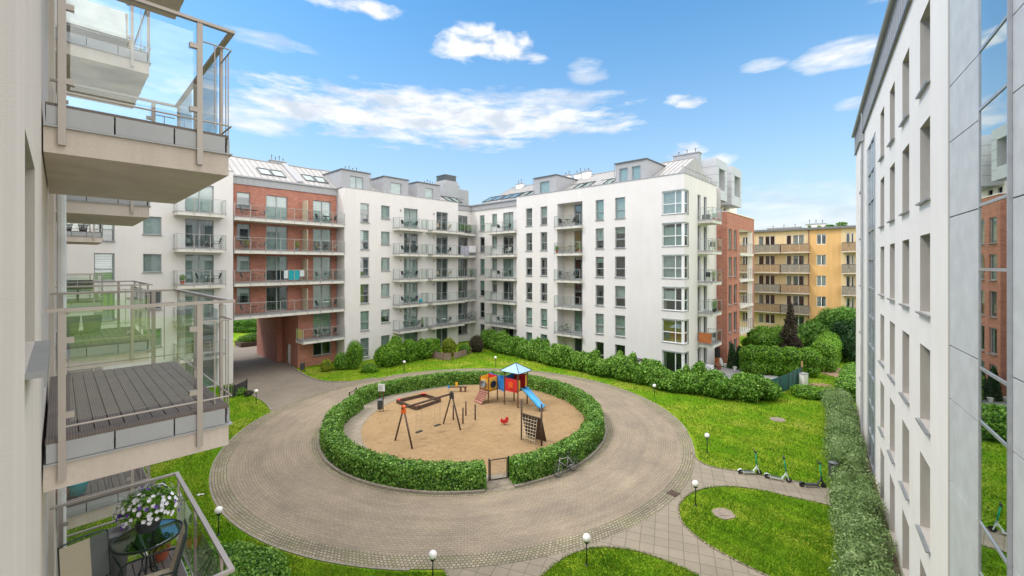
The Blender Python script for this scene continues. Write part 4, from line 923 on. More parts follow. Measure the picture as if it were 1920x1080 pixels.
# ---- office-like building on the right
def right_building():
    r = building('white_office_block', 'tall white rendered building on the right with deep narrow windows and a metal eave', FD, -26)
    xa, xb = -38.9, -12.6; zt = 18.05; ops = []; D = .30; W2 = []
    cols = [(-15.95-2.93*i, -15.95-2.93*i+1.27) for i in range(4)]+[(-35.1, -33.6)]
    for ci, (a, b) in enumerate(cols):
        for k in range(6):
            z1 = 2.25+2.92*k; z0 = z1-2.05 if k else -.1
            if k == 0 and ci in (1, 4): z0 = .3
            ops.append((a, b, max(z0, .02), z1, D)); W2.append((a, b, max(z0, .02), z1, k))
    ga, gb = -31.0, -26.6
    ops.append((ga, gb, .02, 16.6, .06, 1))
    m = MB(); wall(m, xa, xb, -.3, zt, ops, 0, 0, 2); shell(m, xa, xb, 0, 12, -.3, zt)  # reveals take the darker render, recess shade put into the colour
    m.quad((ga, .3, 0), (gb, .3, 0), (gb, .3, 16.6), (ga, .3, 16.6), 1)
    m.build('wall', ['stucco_offwhite', 'interior_dark', 'grey_shade_render'], r)
    rr = random.Random(5)
    for (a, b, c, d, k) in W2:
        w = window(r, a, b, c, d, D, rr.choice(['dark', 'plain', 'curtain']), 'tall', sill=False)
        if k: MB().box(a-.05, b+.05, -.09, D-.035, c-.05, c-.004).build('sill', 'sill_grey', w)
    MB().box(-12.86, -12.60, -.012, 0, -.3, 18.0).build('corner_strip', 'grey_shade_render', r)
    # glazed stair strip
    f = MB()
    f.box(ga, ga+1.1, .0+.02, .06, .02, 16.6, 1).box(gb-.5, gb, .02, .06, .02, 16.6, 1)
    n = 11
    for i in range(n+1): z = .02+16.5*i/n; f.box(ga+1.1, gb-.5, -.02, .09, z-.04, z+.04)
    for x in (ga+1.1, gb-.5, (ga+gb)/2+.3): f.box(x-.04, x+.04, -.02, .09, .02, 16.6)
    g = f.build('glazed_strip', ['mullion', 'grey_panel'], r); MB().quad((ga+1.1, .03, .02), (gb-.5, .03, .02), (gb-.5, .03, 16.6), (ga+1.1, .03, 16.6)).build('pane', 'tower_glass', g)
    b = MB().box(xa-.1, xb, -.06, .3, 18.05, 19.35)
    for i in range(52): b.box(xa+.2+i*.5, xa+.225+i*.5, -.085, -.06, 18.08, 19.3)
    b.build('seam_fascia', 'zinc_light', r); MB().box(xa-.1, xb, -.10, -.06, 18.0, 18.07).build('drip_edge', 'zinc_dark', r)
    MB().tube([(xa-.1, -.16, 19.38), (xb, -.16, 19.38)], .10, 8).build('gutter', 'zinc', r)
    MB().tube([(-32.5, -.10, 0), (-32.5, -.10, 19.2)], .06, 8).box(-32.65, -32.35, -.24, -.02, 17.5, 17.9).build('downpipe', 'zinc_light', r)
    MB().quad((xa-.1, -.1, 19.42), (xb, -.1, 19.42), (xb, 6, 22), (xa-.1, 6, 22)).build('roof', 'roof_metal', r)
    # grey panelled tower with mirror glazing, turned two degrees
    p0 = FD.P(-12.5, -.05); d2 = Vector((524, 805)).normalized(); fr = Fr((p0[0], p0[1]), -d2)
    t = thing('panelled_stair_tower', 'grey panelled stair tower with tall mirror glazing at the right edge', 'tower', fr.P(0, 0, 0), fr.a)
    gx0, gx1 = .0, 0
    def lx(px):   # px -> local x on the tower plane
        k = k_of(px); n = Vector((-d2.y, d2.x)); c = n.dot(Vector(p0[:2])); Y = c/(n.x*k+n.y); return (Vector((k*Y, Y))-Vector(p0[:2])).dot(-d2)
    g0, g1, xe = lx(1836), lx(1899), lx(1899)+3.2
    joints = [1.2, 4.15, 5.95, 9.05, 11.1, 12.0, 15.0, 17.0]
    zs = [-.3, 1.55, 2.95, 5.75, 7.45, 8.55, 11.2, 12.75, 13.9, 16.6, 19.4]
    m = MB()
    for (u, v) in ((0.0, g0), (g1, xe)):
        for a, b2 in zip(zs, zs[1:]): m.box(u+.008, v-.008, 0, .1, a+.012, b2-.012)
    m.build('cladding_panel', 'grey_panel', t)
    MB().box(0.0, g0, .1, .14, -.3, 19.4).box(g1, xe, .1, .14, -.3, 19.4).build('backing', 'panel_joint', t)
    m = MB(); m.quad((0, .0, -.3), (0, .0, 19.4), (0, 1.2, 19.4), (0, 1.2, -.3)); m.box(.0, xe, .9, 1.2, -.3, 19.4); m.build('inner_wall', 'interior_dark', t)
    f = MB(); f.box(g0, g0+.04, -.012, .06, -.3, 19.4).box(g1-.04, g1, -.05, .06, -.3, 19.4)
    tz = [1.5, 3.35, 5.35, 6.6, 8.8, 9.95, 11.95, 13.2, 15.2, 17.0]
    tz = [z_of(y, g0) for z_of in [lambda y, g: H-(y-HZ)*7.45/F] for y in (1075, 980, 790, 690, 505, 385, 205, 95, -70, -200)]
    for z in tz: f.bar((g0+.04, -.002, z), (g1-.04, -.043, z), .022, .05)
    f.build('mullion', 'mullion', t)
    MB().quad((g0+.04, .002, -.3), (g1-.04, -.039, -.3), (g1-.04, -.039, 19.4), (g0+.04, .002, 19.4)).build('pane', 'tower_glass', t)
right_building()
# ---- near building at the left edge, with its balconies
NB = {}
def near_building():
    r = building('near_apartment_building', 'beige roughcast facade at the left edge with projecting glass railed balconies', FA, 3)
    ws = .10     # wall face at y = +ws
    m = MB(); w0, w1, wz0, wz1 = 2.80, 3.92, 9.74, 10.79
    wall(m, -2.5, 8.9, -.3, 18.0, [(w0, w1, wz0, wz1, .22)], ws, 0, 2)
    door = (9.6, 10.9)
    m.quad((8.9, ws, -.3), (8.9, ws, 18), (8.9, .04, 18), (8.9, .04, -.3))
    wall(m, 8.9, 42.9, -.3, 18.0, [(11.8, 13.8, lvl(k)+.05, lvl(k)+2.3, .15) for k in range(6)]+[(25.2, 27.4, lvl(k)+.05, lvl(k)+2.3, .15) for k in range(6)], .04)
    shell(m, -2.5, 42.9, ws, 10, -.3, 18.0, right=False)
    m.build('wall', ['stucco_near', 'interior_dark', 'grey_shade_render'], r)
    w = window(r, w0, w1, wz0, wz1, ws+.22, 'plain', 'none', sill=False)
    s = MB(); s.v = []; s.box(w0-.02, w1+.02, .035, ws+.2, wz0-.03, wz0-.004); s.box(w0-.02, w1+.02, .035, .045, wz0-.075, wz0-.03); s.build('sill', 'sill_grey', w)
    for k in range(6):
        for (a, b) in ((11.8, 13.8), (25.2, 27.4)): window(r, a, b, lvl(k)+.05, lvl(k)+2.3, .19, 'auto', 'double', sill=False)
    MB().tube([(9.3, -.03, 0), (9.3, -.03, 18)], .05, 8).build('downpipe', 'white_paint', r)
    MB().box(15.6, 15.75, -.14, .04, -.3, 18).build('pilaster', 'stucco_white', r)
    so = -1.26                  # outer edge (y)
    for si, (t0, t1, lv, detail) in enumerate(((5.40, 8.50, (1, 2, 3, 4, 5), True), (11.3, 14.1, (1, 2, 3, 4, 5), True), (24.8, 27.9, (1, 2, 3, 4, 5), False))):
        for k in lv:
            z = lvl(k)
            b = MB().box(t0, t1, so, ws-.01, z-.43, z-.21).build('balcony', 'concrete', r)
            # metal fascia plates with open joints
            f = MB(); ye = so+.0
            def strip(p, q, n, ax):
                for i in range(n):
                    a = p+(q-p)*i/n+.006; c = p+(q-p)*(i+1)/n-.006
                    if ax == 'x': f.box(a, c, so-.015, so+.012, z-.19, z-.03)
                    elif ax == 'y0': f.box(t0-.015, t0+.012, a, c, z-.19, z-.03)
                    else: f.box(t1-.012, t1+.015, a, c, z-.19, z-.03)
            strip(t0+.02, t1-.02, 4, 'x'); strip(so+.03, ws-.02, 3, 'y0'); strip(so+.03, ws-.02, 3, 'y1')
            f.box(t0-.03, t1+.03, so-.03, ws-.01, z-.21, z-.195); f.build('fascia', 'fascia_grey', b)
            dk = MB(); n = 13
            dk.box(t0+.0, t0+.105, so+.0, ws-.02, z-.035, z); dk.box(t0+.01, t1-.01, so+.01, ws-.02, z-.10, z-.045, 1)
            for i in range(n): dk.box(t0+.112, t1-.0, so+(ws-so-.02)*i/n+.004, so+(ws-so-.02)*(i+1)/n-.004, z-.035, z)
            dk.build('deck', ['deck_boards', 'deck_side'], b)
            # railing
            zt = z+1.1; f = MB()
            f.box(t0-.045, t0+.005, so-.05, ws-.02, zt-.0, zt+.03); f.box(t1-.005, t1+.045, so-.05, ws-.02, zt, zt+.03); f.box(t0+.005, t1-.005, so-.05, so+.0, zt, zt+.03)
            f.build('handrail', 'rail_metal', b)
            for (x, y, ax) in ((t0-.02, -.02, 0), (t0-.02, -1.0, 0), (t1+.02, -.02, 0), (t1+.02, -1.0, 0), (t0+.42, so-.025, 1), ((t0+t1)/2+.25, so-.025, 1), (t1-.12, so-.025, 1)):
                p = MB(); h1, h2 = (.014, .024) if ax == 0 else (.024, .014)
                p.box(x-h1, x+h1, y-h2, y+h2, z-.02, zt)
                p.box(x-h1-.008 if x < t1 else x-h1, x+h1 if x < t1 else x+h1+.008, y-h2-.001, y+h2+.001, z-.36, z-.02)
                p.build('post', 'rail_metal', b)
            rd = MB()
            for x in (t0-.02, t1+.02):
                rd.tube([(x, -.02, z+.10), (x, so, z+.10)], .009, 6); rd.tube([(x, -1.0, z+.92), (x, so, z+.92)], .008, 6); rd.tube([(x, -1.13, z+.04), (x, -1.13, z+.92)], .006, 6)
            rd.tube([(t0-.02, so-.02, z+.10), (t1+.02, so-.02, z+.10)], .009, 6); rd.tube([(t0-.02, so-.02, z+.92), (t0+.42, so-.02, z+.92)], .008, 6)
            for x in (t0+.1, t0+.2): rd.tube([(x, so-.02, z-.02), (x, so-.02, z+.92)], .006, 6)
            rd.build('rod', 'rail_metal', b)
            for (x0, x1, y0, y1) in ((t0-.006, t0+.002, -.95, -.07), (t1-.002, t1+.006, -.95, -.07), (t0+.48, (t0+t1)/2+.19, so-.004, so+.004), ((t0+t1)/2+.31, t1-.18, so-.004, so+.004)):
                MB().box(x0, x1, y0, y1, z+.14, zt-.10 if detail else zt-.05).build('glass_panel', 'rail_glass', b)
            for (x, y) in ((t0-.015, -.06), (t0-.015, -.95), (t1+.015, -.06), (t1+.015, -.95)):
                if not detail: continue
                for zz in (z+.2, z+.85): MB().box(x-.02, x+.02, y-.035, y+.035, zz-.025, zz+.025).build('clamp', 'rail_metal', b)
near_building()
# ================================================================== VEGETATION
NR = np.random.default_rng(11)
def leaf_mesh(name, mat, P, Nn, size, asp=.6, spread=1.5, parent=None, off=(0, 0, 0), droop=0.0, rs=None):
    rs = rs or NR; n = len(P); P = P-np.array(off)
    nr = Nn+rs.normal(size=(n, 3))*spread*.6; nr /= np.linalg.norm(nr, axis=1)[:, None]+1e-9
    a = rs.normal(size=(n, 3)); a[:, 2] -= droop; a -= nr*(a*nr).sum(1)[:, None]; a /= np.linalg.norm(a, axis=1)[:, None]+1e-9
    b = np.cross(nr, a); s = (size*rs.uniform(.65, 1.35, n))[:, None]
    V = np.empty((n, 4, 3)); V[:, 0] = P-a*s*.5; V[:, 1] = P+b*s*asp*.5+nr*s*.06; V[:, 2] = P+a*s*.5; V[:, 3] = P-b*s*asp*.5+nr*s*.06
    me = bpy.data.meshes.new(name); me.vertices.add(n*4); me.vertices.foreach_set('co', V.reshape(-1).astype(np.float32))
    me.loops.add(n*4); me.loops.foreach_set('vertex_index', np.arange(n*4, dtype=np.int32))
    me.polygons.add(n); me.polygons.foreach_set('loop_start', np.arange(0, n*4, 4, dtype=np.int32)); me.polygons.foreach_set('loop_total', np.full(n, 4, dtype=np.int32))
    me.materials.append(M[mat]); me.update(calc_edges=True); me.validate()
    o = bpy.data.objects.new(name, me); COL.objects.link(o)
    if parent: o.parent = parent
    return o
def wob(x, y, s=1.0, ph=0.0):
    return .5*np.sin(x*1.7*s+ph)*np.cos(y*1.3*s-ph)+.3*np.sin(x*3.9*s+y*2.7*s+ph*2)+.2*np.cos(x*8.1*s-y*6.3*s)
def lump_leaves(E, dens, lo=.80, hi=1.06, zmin=.03):
    """sample points on a union of ellipsoids; E rows: cx cy cz rx ry rz"""
    Ps, Ns = [], []
    E = np.array(E, float)
    for i, e in enumerate(E):
        area = 4*pi*((e[3]*e[4])**1.6/3+(e[3]*e[5])**1.6/3+(e[4]*e[5])**1.6/3)**(1/1.6); n = int(area*dens)
        d = NR.normal(size=(n, 3)); d /= np.linalg.norm(d, axis=1)[:, None]
        r = NR.uniform(lo, hi, n)+.12*wob(d[:, 0]*4+e[0], d[:, 1]*4+e[1]+d[:, 2]*3, 1.2)+.30*np.clip(wob(d[:, 0]*7+e[1], d[:, 1]*7-e[0]+d[:, 2]*6, 1.6)-.25, 0, 1)*NR.uniform(0, 1, n)
        p = e[:3]+d*e[3:6]*r[:, None]; keep = p[:, 2] > zmin
        for j, f in enumerate(E):
            if j != i: keep &= (((p-f[:3])/f[3:6])**2).sum(1) > .62
        nn = d/e[3:6]; nn /= np.linalg.norm(nn, axis=1)[:, None]; Ps.append(p[keep]); Ns.append(nn[keep])
    return np.concatenate(Ps), np.concatenate(Ns)
def core_mesh(E, f=.80, n=10, m=6):
    mb = MB()
    for e in E:
        base = len(mb.v)
        for i in range(m+1):
            a = pi*i/m
            for k in range(n):
                b = 2*pi*k/n; j = 1+.06*sin(5*b+i); mb.v.append((e[0]+e[3]*f*sin(a)*cos(b)*j, e[1]+e[4]*f*sin(a)*sin(b)*j, max(.01, e[2]-e[5]*f*cos(a))))
        for i in range(m):
            for k in range(n): mb.f.append((base+i*n+k, base+i*n+(k+1) % n, base+(i+1)*n+(k+1) % n, base+(i+1)*n+k)); mb.mi.append(0)
    return mb
def lumps(name, label, cat, E, leaf, size, dens, group=None, asp=.6, core='leaf_dark', **kw):
    c = np.mean(np.array(E)[:, :2], axis=0); E2 = [(e[0]-c[0], e[1]-c[1])+tuple(e[2:]) for e in E]
    r = thing(name, label, cat, (c[0], c[1], 0), 0, group)
    P, N_ = lump_leaves(E2, dens, **kw); leaf_mesh('foliage', leaf, P, N_, size, asp, parent=r)
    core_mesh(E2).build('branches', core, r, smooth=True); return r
def line_lumps(pts, step, rw, hh, jit=.25, seed=1, zf=.5):
    r = random.Random(seed); out = []
    for a, b in zip(pts, pts[1:]):
        d = hypot(b[0]-a[0], b[1]-a[1]); n = max(1, int(d/step))
        for i in range(n):
            f = (i+.5)/n; x = a[0]+(b[0]-a[0])*f+r.uniform(-jit, jit); y = a[1]+(b[1]-a[1])*f+r.uniform(-jit, jit)
            h = hh*r.uniform(.70, 1.22); w = rw*r.uniform(.85, 1.15); out.append((x, y, h*zf, w, w*r.uniform(.9, 1.1), h*(1-zf)))
            for _ in range(2):
                rr_ = w*r.uniform(.22, .42); out.append((x+r.uniform(-.8, .8)*w, y+r.uniform(-.8, .8)*w, h*r.uniform(.55, .95), rr_, rr_, rr_*r.uniform(1.0, 1.9)))
    return out
# ---- clipped ivy hedge round the playground (three pieces between gates)
HA, HB, HCY = 8.78, 9.20, 28.52
def ring_hedge(a0, a1, label, dens=620, size=.095, th=.94, hgt=.95, ph=0):
    r = thing('ivy_hedge', label, 'hedge', (CX, HCY, 0), 0, 'ivy hedges round the playground')
    L = (a1-a0)*9; per = hgt*2+th; n = int(L*per*dens)
    A = NR.uniform(a0, a1, n); q = NR.uniform(0, per, n); jt = NR.uniform(-.14, .09, n)
    bulge = .6*np.exp(-((A-R(152))/R(15))**2) if ph == 1 else 0*A
    ro = np.zeros(n); zz = np.zeros(n); Nn = np.zeros((n, 3)); ex = .11*wob(A*9, q*2, 1.0, ph)+jt
    o = q < hgt; t = (q >= hgt) & (q < hgt+th); i_ = q >= hgt+th
    ca, sa = np.cos(A), np.sin(A)
    edge = lambda z: -.10*np.clip((z-.72)/.22, 0, 1)**2
    ro[o] = bulge[o]+ex[o]+edge(q[o]); zz[o] = q[o]; Nn[o] = np.stack([ca[o], sa[o], 0*ca[o]+.25], 1)
    u = (q[t]-hgt)/th; ro[t] = bulge[t]-u*th; zz[t] = hgt+ex[t]*1.1-.06*np.abs(u-.5)**2*4; Nn[t] = np.stack([0*ca[t], 0*ca[t], 0*ca[t]+1], 1)
    v = q[i_]-hgt-th; ro[i_] = bulge[i_]-th-ex[i_]; zz[i_] = v; Nn[i_] = np.stack([-ca[i_], -sa[i_], 0*ca[i_]+.25], 1)
    P = np.stack([(HA+ro)*ca, (HB+ro)*sa, np.maximum(zz, .04)], 1)
    # end caps
    for ae, sg in ((a0, -1), (a1, 1)):
        m = int(th*hgt*dens*1.3); uu = NR.uniform(0, th, m); w = NR.uniform(.03, hgt, m); aa = ae+sg*NR.uniform(-.008, .006, m); bb = .6*np.exp(-((aa-R(152))/R(15))**2) if ph == 1 else 0*aa
        P = np.concatenate([P, np.stack([(HA+bb-uu)*np.cos(aa), (HB+bb-uu)*np.sin(aa), w], 1)]); Nn = np.concatenate([Nn, np.tile([-sin(ae)*sg, cos(ae)*sg, .1], (m, 1))])
    leaf_mesh('foliage', 'leaf_ivy', P, Nn, size, .8, .8, parent=r, droop=.4)
    c = MB(); k = max(6, int((a1-a0)*28))
    for s_ in range(k):
        A0, A1 = a0+(a1-a0)*s_/k+.002, a0+(a1-a0)*(s_+1)/k
        if s_ == k-1: A1 -= .004
        def pt(a, d, z): d = d-(.6*math.exp(-((a-R(152))/R(15))**2) if ph == 1 else 0); return ((HA-d)*cos(a), (HB-d)*sin(a), z)
        a_, b_ = .10, th-.10
        c.quad(pt(A0, a_, 0), pt(A1, a_, 0), pt(A1, a_+.05, hgt-.1), pt(A0, a_+.05, hgt-.1)); c.quad(pt(A0, a_+.05, hgt-.1), pt(A1, a_+.05, hgt-.1), pt(A1, b_-.05, hgt-.1), pt(A0, b_-.05, hgt-.1)); c.quad(pt(A0, b_, 0), pt(A0, b_-.05, hgt-.1), pt(A1, b_-.05, hgt-.1), pt(A1, b_, 0))
        if s_ == 0: c.quad(pt(A0, a_, 0), pt(A0, a_+.05, hgt-.1), pt(A0, b_-.05, hgt-.1), pt(A0, b_, 0))
        if s_ == k-1: c.quad(pt(A1, a_, 0), pt(A1, b_, 0), pt(A1, b_-.05, hgt-.1), pt(A1, a_+.05, hgt-.1))
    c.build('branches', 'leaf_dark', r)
ring_hedge(R(-69.5), R(160.5), 'clipped ivy hedge curving round the right and far side of the playground', ph=1, size=.095)
ring_hedge(R(166), R(281.5), 'clipped ivy hedge curving round the left and near side up to the black gate', ph=2)
# ---- shrub hedge along the right wing
HC = [gp(*p) for p in [(912, 650), (945, 660), (990, 672), (1035, 683), (1080, 694), (1130, 703), (1180, 712), (1230, 725), (1280, 732), (1330, 741), (1380, 748), (1435, 745)]]
E1 = line_lumps(HC[:6], .8, .95, 1.9, .35, 3); E2 = line_lumps(HC[5:], .75, 1.0, 1.7, .38, 4)
lumps('shrub_hedge', 'loose leafy shrub hedge under the right wing, its far half towards the inner corner', 'hedge', E1, 'leaf_hedge', .19, 210, 'shrub hedges under the white walls', lo=.78, hi=1.12)
lumps('shrub_hedge', 'loose leafy shrub hedge under the right wing, its near half ending at the green fence', 'hedge', E2, 'leaf_hedge', .17, 260, 'shrub hedges under the white walls', lo=.78, hi=1.12)
E3 = line_lumps([gp(*p) for p in [(708, 690), (745, 681), (785, 673), (815, 667)]], .75, .95, 2.1, .35, 6)
lumps('shrub_hedge', 'broad leafy shrub hedge under the middle white section right of the tall shrub', 'hedge', E3, 'leaf_bright', .20, 190, 'shrub hedges under the white walls', lo=.78, hi=1.12)
def bush(px, py, r, h, leaf, label, cat='shrub', name='shrub', size=.12, dens=330, n=5, seed=1, group=None):
    x, y = gp(px, py); q = random.Random(seed+int(px)); E = [(x, y, h*.5, r*.8, r*.8, h*.5)]
    for i in range(n): a = 2*pi*i/n+q.random(); E.append((x+cos(a)*r*.5, y+sin(a)*r*.5, h*q.uniform(.3, .55), r*.5, r*.5, h*q.uniform(.3, .42)))
    return lumps(name, label, cat, E, leaf, size, dens, group, lo=.75, hi=1.15)
bush(664, 691, .85, 2.7, 'leaf_bright', 'tall pointed green shrub near the right edge of the brick section', seed=2, n=4)
bush(640, 693, .7, 1.6, 'leaf_hedge', 'sprawling rose bush between the brick wall and the tall shrub', seed=3)
bush(612, 696, .6, 1.1, 'leaf_yellow', 'yellowish low shrub below the ground floor window of the brick section', seed=4)
bush(842, 668, .8, 2.0, 'leaf_yellow', 'yellow green round shrub in front of the pink fence', seed=5)
bush(872, 664, .7, 1.2, 'leaf_hedge', 'small green shrub left of the reddish one at the inner corner', seed=6)
bush(893, 660, .9, 1.9, 'leaf_plum', 'reddish green shrub at the inner corner beside the long hedge', seed=7)
bush(692, 697, .8, .8, 'leaf_bright', 'low grassy clump beside the tall pointed shrub', seed=8)
bush(1510, 744, 1.0, .85, 'leaf_bright', 'low green shrub at the foot of the white utility cabinet', seed=9, n=6)
bush(1540, 747, .9, .7, 'leaf_hedge', 'low shrub at the end of the lawn beside the silvery hedge', seed=19, n=6)
bush(1385, 712, .5, .55, 'leaf_bright', 'small garden plant at the front edge of the patio', seed=31, size=.1)
bush(1338, 716, .55, .9, 'leaf_silver', 'pale flowering plant between the patio and the shrub hedge', seed=32, size=.09)
bush(450, 740, .45, .55, 'leaf_bright', 'small flowering clump beside the dark fence left of the driveway', seed=33, size=.1)
bush(466, 742, .35, .4, 'leaf_plum', 'tiny reddish plant at the kerb left of the driveway', seed=34, size=.08)
# near bottom-left ivy bush
x, y = gp(462, 1100); lumps('ivy_bush', 'dense dark ivy bush at the bottom left below the near balcony', 'shrub', [(x+dx, y+dy, .35, 1.0, 1.0, .62) for dx, dy in ((0, 0), (-.8, .2), (.35, -.35), (-.2, -.9), (-1.2, -.6), (-1.7, .1))], 'leaf_ivy', .085, 900, lo=.85, hi=1.08)
# ---- silvery shrubs along the office wall
def silver(p0, p1, label, seed):
    q = random.Random(seed); E = []; n = int((p1-p0)/.75)
    for i in range(n):
        for yy in (-.80, -1.25):
            p = p0+(p1-p0)*(i+.5)/n+q.uniform(-.2, .2); c = FD.P(-p, yy+q.uniform(-.15, .15)); h = q.uniform(.85, 1.25); E.append((c[0], c[1], h*.45, q.uniform(.42, .6), q.uniform(.42, .6), h*.55))
    lumps('silver_shrubs', label, 'hedge', E, 'leaf_silver', .10, 430, 'silvery shrub beds along the office wall', asp=.42, lo=.70, hi=1.28, core='leaf_silver')
silver(27.0, 40, 'grey green silvery shrub bed along the office wall beyond the footpath', 21)
silver(12.0, 24.6, 'grey green silvery shrub bed along the office wall nearest the viewer', 22)
# ---- high clipped hedges of the gardens on the right
def big_hedge(pts, w, h, label, seed, leaf='leaf_bright', size=.15, dens=230, name='laurel_hedge'):
    E = []; q = random.Random(seed)
    for a, b in zip(pts, pts[1:]):
        d = hypot(b[0]-a[0], b[1]-a[1]); n = max(1, int(d/.9))
        for i in range(n):
            f = (i+.5)/n; x = a[0]+(b[0]-a[0])*f; y = a[1]+(b[1]-a[1])*f
            for zc in (.28, .72): E.append((x+q.uniform(-.12, .12), y+q.uniform(-.12, .12), h*zc, w*q.uniform(.9, 1.1), w*q.uniform(.9, 1.1), h*.34))
    return lumps(name, label, 'hedge', E, leaf, size, dens, 'tall garden hedges', lo=.85, hi=1.08)
big_hedge([gp(1400, 699), gp(1440, 701), (gp(1500, 705)), gp(1528, 706)], 1.0, 2.45, 'high clipped bright green hedge behind the patio', 41)
big_hedge([gp(1545, 697), gp(1553, 680), gp(1556, 668)], 1.0, 2.7, 'high bright green hedge running back from the right end of the patio hedge', 42)
big_hedge([gp(1415, 668), gp(1455, 668), gp(1500, 668)], 1.0, 2.5, 'high hedge further back in front of the yellow block', 43, 'leaf_hedge')
def tree(px, py, trunk_h, crown, leaf, label, group=None, size=.2, dens=120, name='tree'):
    x, y = gp(px, py); r = thing(name, label, 'tree', (x, y, 0), 0, group); m = MB()
    m.tube([(0, 0, 0), (.05, .03, trunk_h*.5), (0, .05, trunk_h)], [.14, .11, .08], 8)
    for c in crown[:6]: m.tube([(0, .05, trunk_h*.8), (c[0]*.5, c[1]*.5, (trunk_h+c[2])*.5), (c[0]*.9, c[1]*.9, c[2])], [.07, .045, .02], 6)
    m.build('trunk', 'bark', r, smooth=True); P, N_ = lump_leaves(crown, dens, .55, 1.12, .2); leaf_mesh('crown', leaf, P, N_, size, .65, parent=r); return r
q = random.Random(55)
tree(1482, 672, 1.6, [(q.uniform(-.45, .45)*(1-i/14), q.uniform(-.45, .45)*(1-i/14), 1.2+i*.37, q.uniform(.65, 1.1)*(1-i/17), q.uniform(.65, 1.1)*(1-i/17), q.uniform(.4, .7)) for i in range(13)], 'leaf_plum', 'narrow dark purple leaved tree in front of the yellow block', size=.17, dens=200, name='plum_tree')
def crown(r, h0, h1, n, seed):
    q = random.Random(seed); return [(0, 0, (h0+h1)/2, r*.7, r*.7, (h1-h0)*.45)]+[(q.uniform(-r, r)*.7, q.uniform(-r, r)*.7, q.uniform(h0+.5, h1-.6), r*q.uniform(.35, .55), r*q.uniform(.35, .55), r*q.uniform(.35, .5)) for _ in range(n)]
for i, (px, py, rr_, h1, lf, lb) in enumerate([(1425, 664, 1.7, 3.3, 'leaf_bright', 'bright leafy tree against the left end of the yellow block'), (1520, 664, 2.0, 3.6, 'leaf_tree', 'dark rounded tree right of the purple one'), (1552, 660, 2.1, 4.2, 'leaf_tree', 'dark leafy tree below the plain yellow wall'),
                                                (1585, 666, 2.6, 5.0, 'leaf_tree', 'largest dark green tree, beside the far end of the office wall'), (1612, 676, 2.4, 4.6, 'leaf_dark', 'dark tree half hidden by the far end of the office wall'), (1455, 660, 1.6, 2.9, 'leaf_bright', 'pale green tree just left of the purple one'), (1535, 652, 1.1, 4.0, 'leaf_hedge', 'small pointed tree under the yellow wall windows')]):
    tree(px, py, 1.0, crown(rr_, .3, h1, 12, 60+i), lf, lb, 'garden trees by the yellow block', size=.2, dens=130)
big_hedge([gp(1590, 752), gp(1598, 730), gp(1600, 712)], .8, 1.5, 'dark low hedge at the foot of the far end of the office wall', 46, 'leaf_hedge', .14, 230)
# columnar conifers at the brick wall
def conifer(px, py, h, r0, label):
    x, y = gp(px, py); r = thing('conifer', label, 'conifer', (x, y, 0), 0, 'slim conifers at the brick wall'); MB().tube([(0, 0, 0), (0, 0, h*.8)], [.06, .02], 6).build('trunk', 'bark', r)
    n = 2600; z = NR.uniform(.05, 1, n)**1.15; a = NR.uniform(0, 2*pi, n); rr = r0*(1-z)**.45*NR.uniform(.6, 1.1, n)
    P = np.stack([rr*np.cos(a), rr*np.sin(a), z*h], 1); leaf_mesh('crown', 'leaf_dark', P, np.stack([np.cos(a), np.sin(a), a*0+.3], 1), .14, .5, parent=r)
conifer(1372.5, 691, 2.5, .45, 'slim dark conifer against the brick wall, the left one'); conifer(1386, 692, 2.3, .45, 'slim dark conifer against the brick wall, next to the hedge'); 
# beyond the archway
big_hedge([gp(330, 622), gp(420, 622), gp(500, 622), gp(560, 622)], 1.2, 2.1, 'dark hedge across the road seen through the archway', 44, 'leaf_tree', .18, 160)
x, y = gp(474, 646); lumps('shrub', 'rounded green shrub in the planter seen through the archway', 'shrub', [(x, y, .8, 1.1, .9, .7), (x-1.0, y-.1, .7, .8, .7, .5), (x+.9, y+.2, .8, .8, .8, .7)], 'leaf_hedge', .15, 220)
m = MB().box(-1.7, 1.7, -1.3, -1.2, 0, .55).box(-1.7, 1.7, 1.2, 1.3, 0, .55).box(-1.7, -1.6, -1.2, 1.2, 0, .55).box(1.6, 1.7, -1.2, 1.2, 0, .55).box(-1.6, 1.6, -1.2, 1.2, 0, .45)
o = m.build('planter', 'wood_dark'); o.location = (x, y, 0); o.rotation_euler.z = FB.a; tag(o, 'low dark timber planter beyond the archway', 'planter')
# greenery on the yellow block's roof
E = [(-t_at(px, 70)*0, 0, 0, 1, 1, 1) for px in ()]
for i, (px, h) in enumerate(((1522, .5), (1540, .35), (1556, .3), (1578, .6))):
    t_ = t_at(px, 71); c = FY.P(-t_, 3); e = [(c[0]+dx, c[1], 15.4+h*.4+dz, .35, .35, h*.5) for dx, dz in ((0, 0), (.35, -.05), (-.3, -.05))]
    r = thing('roof_plant', ['first', 'second', 'third', 'rightmost'][i]+' clump of leafy plants counted from the left on the flat yellow roof', 'plant', (c[0], c[1], 15.15), 0, 'plants on the yellow roof')
    P, N_ = lump_leaves(e, 90, .6, 1.1); leaf_mesh('foliage', 'leaf_tree', P, N_, .22, .6, parent=r, off=(c[0], c[1], 15.15)); MB().box(-.8, .8, -.25, .25, .0, .25).build('trough', 'concrete', r)
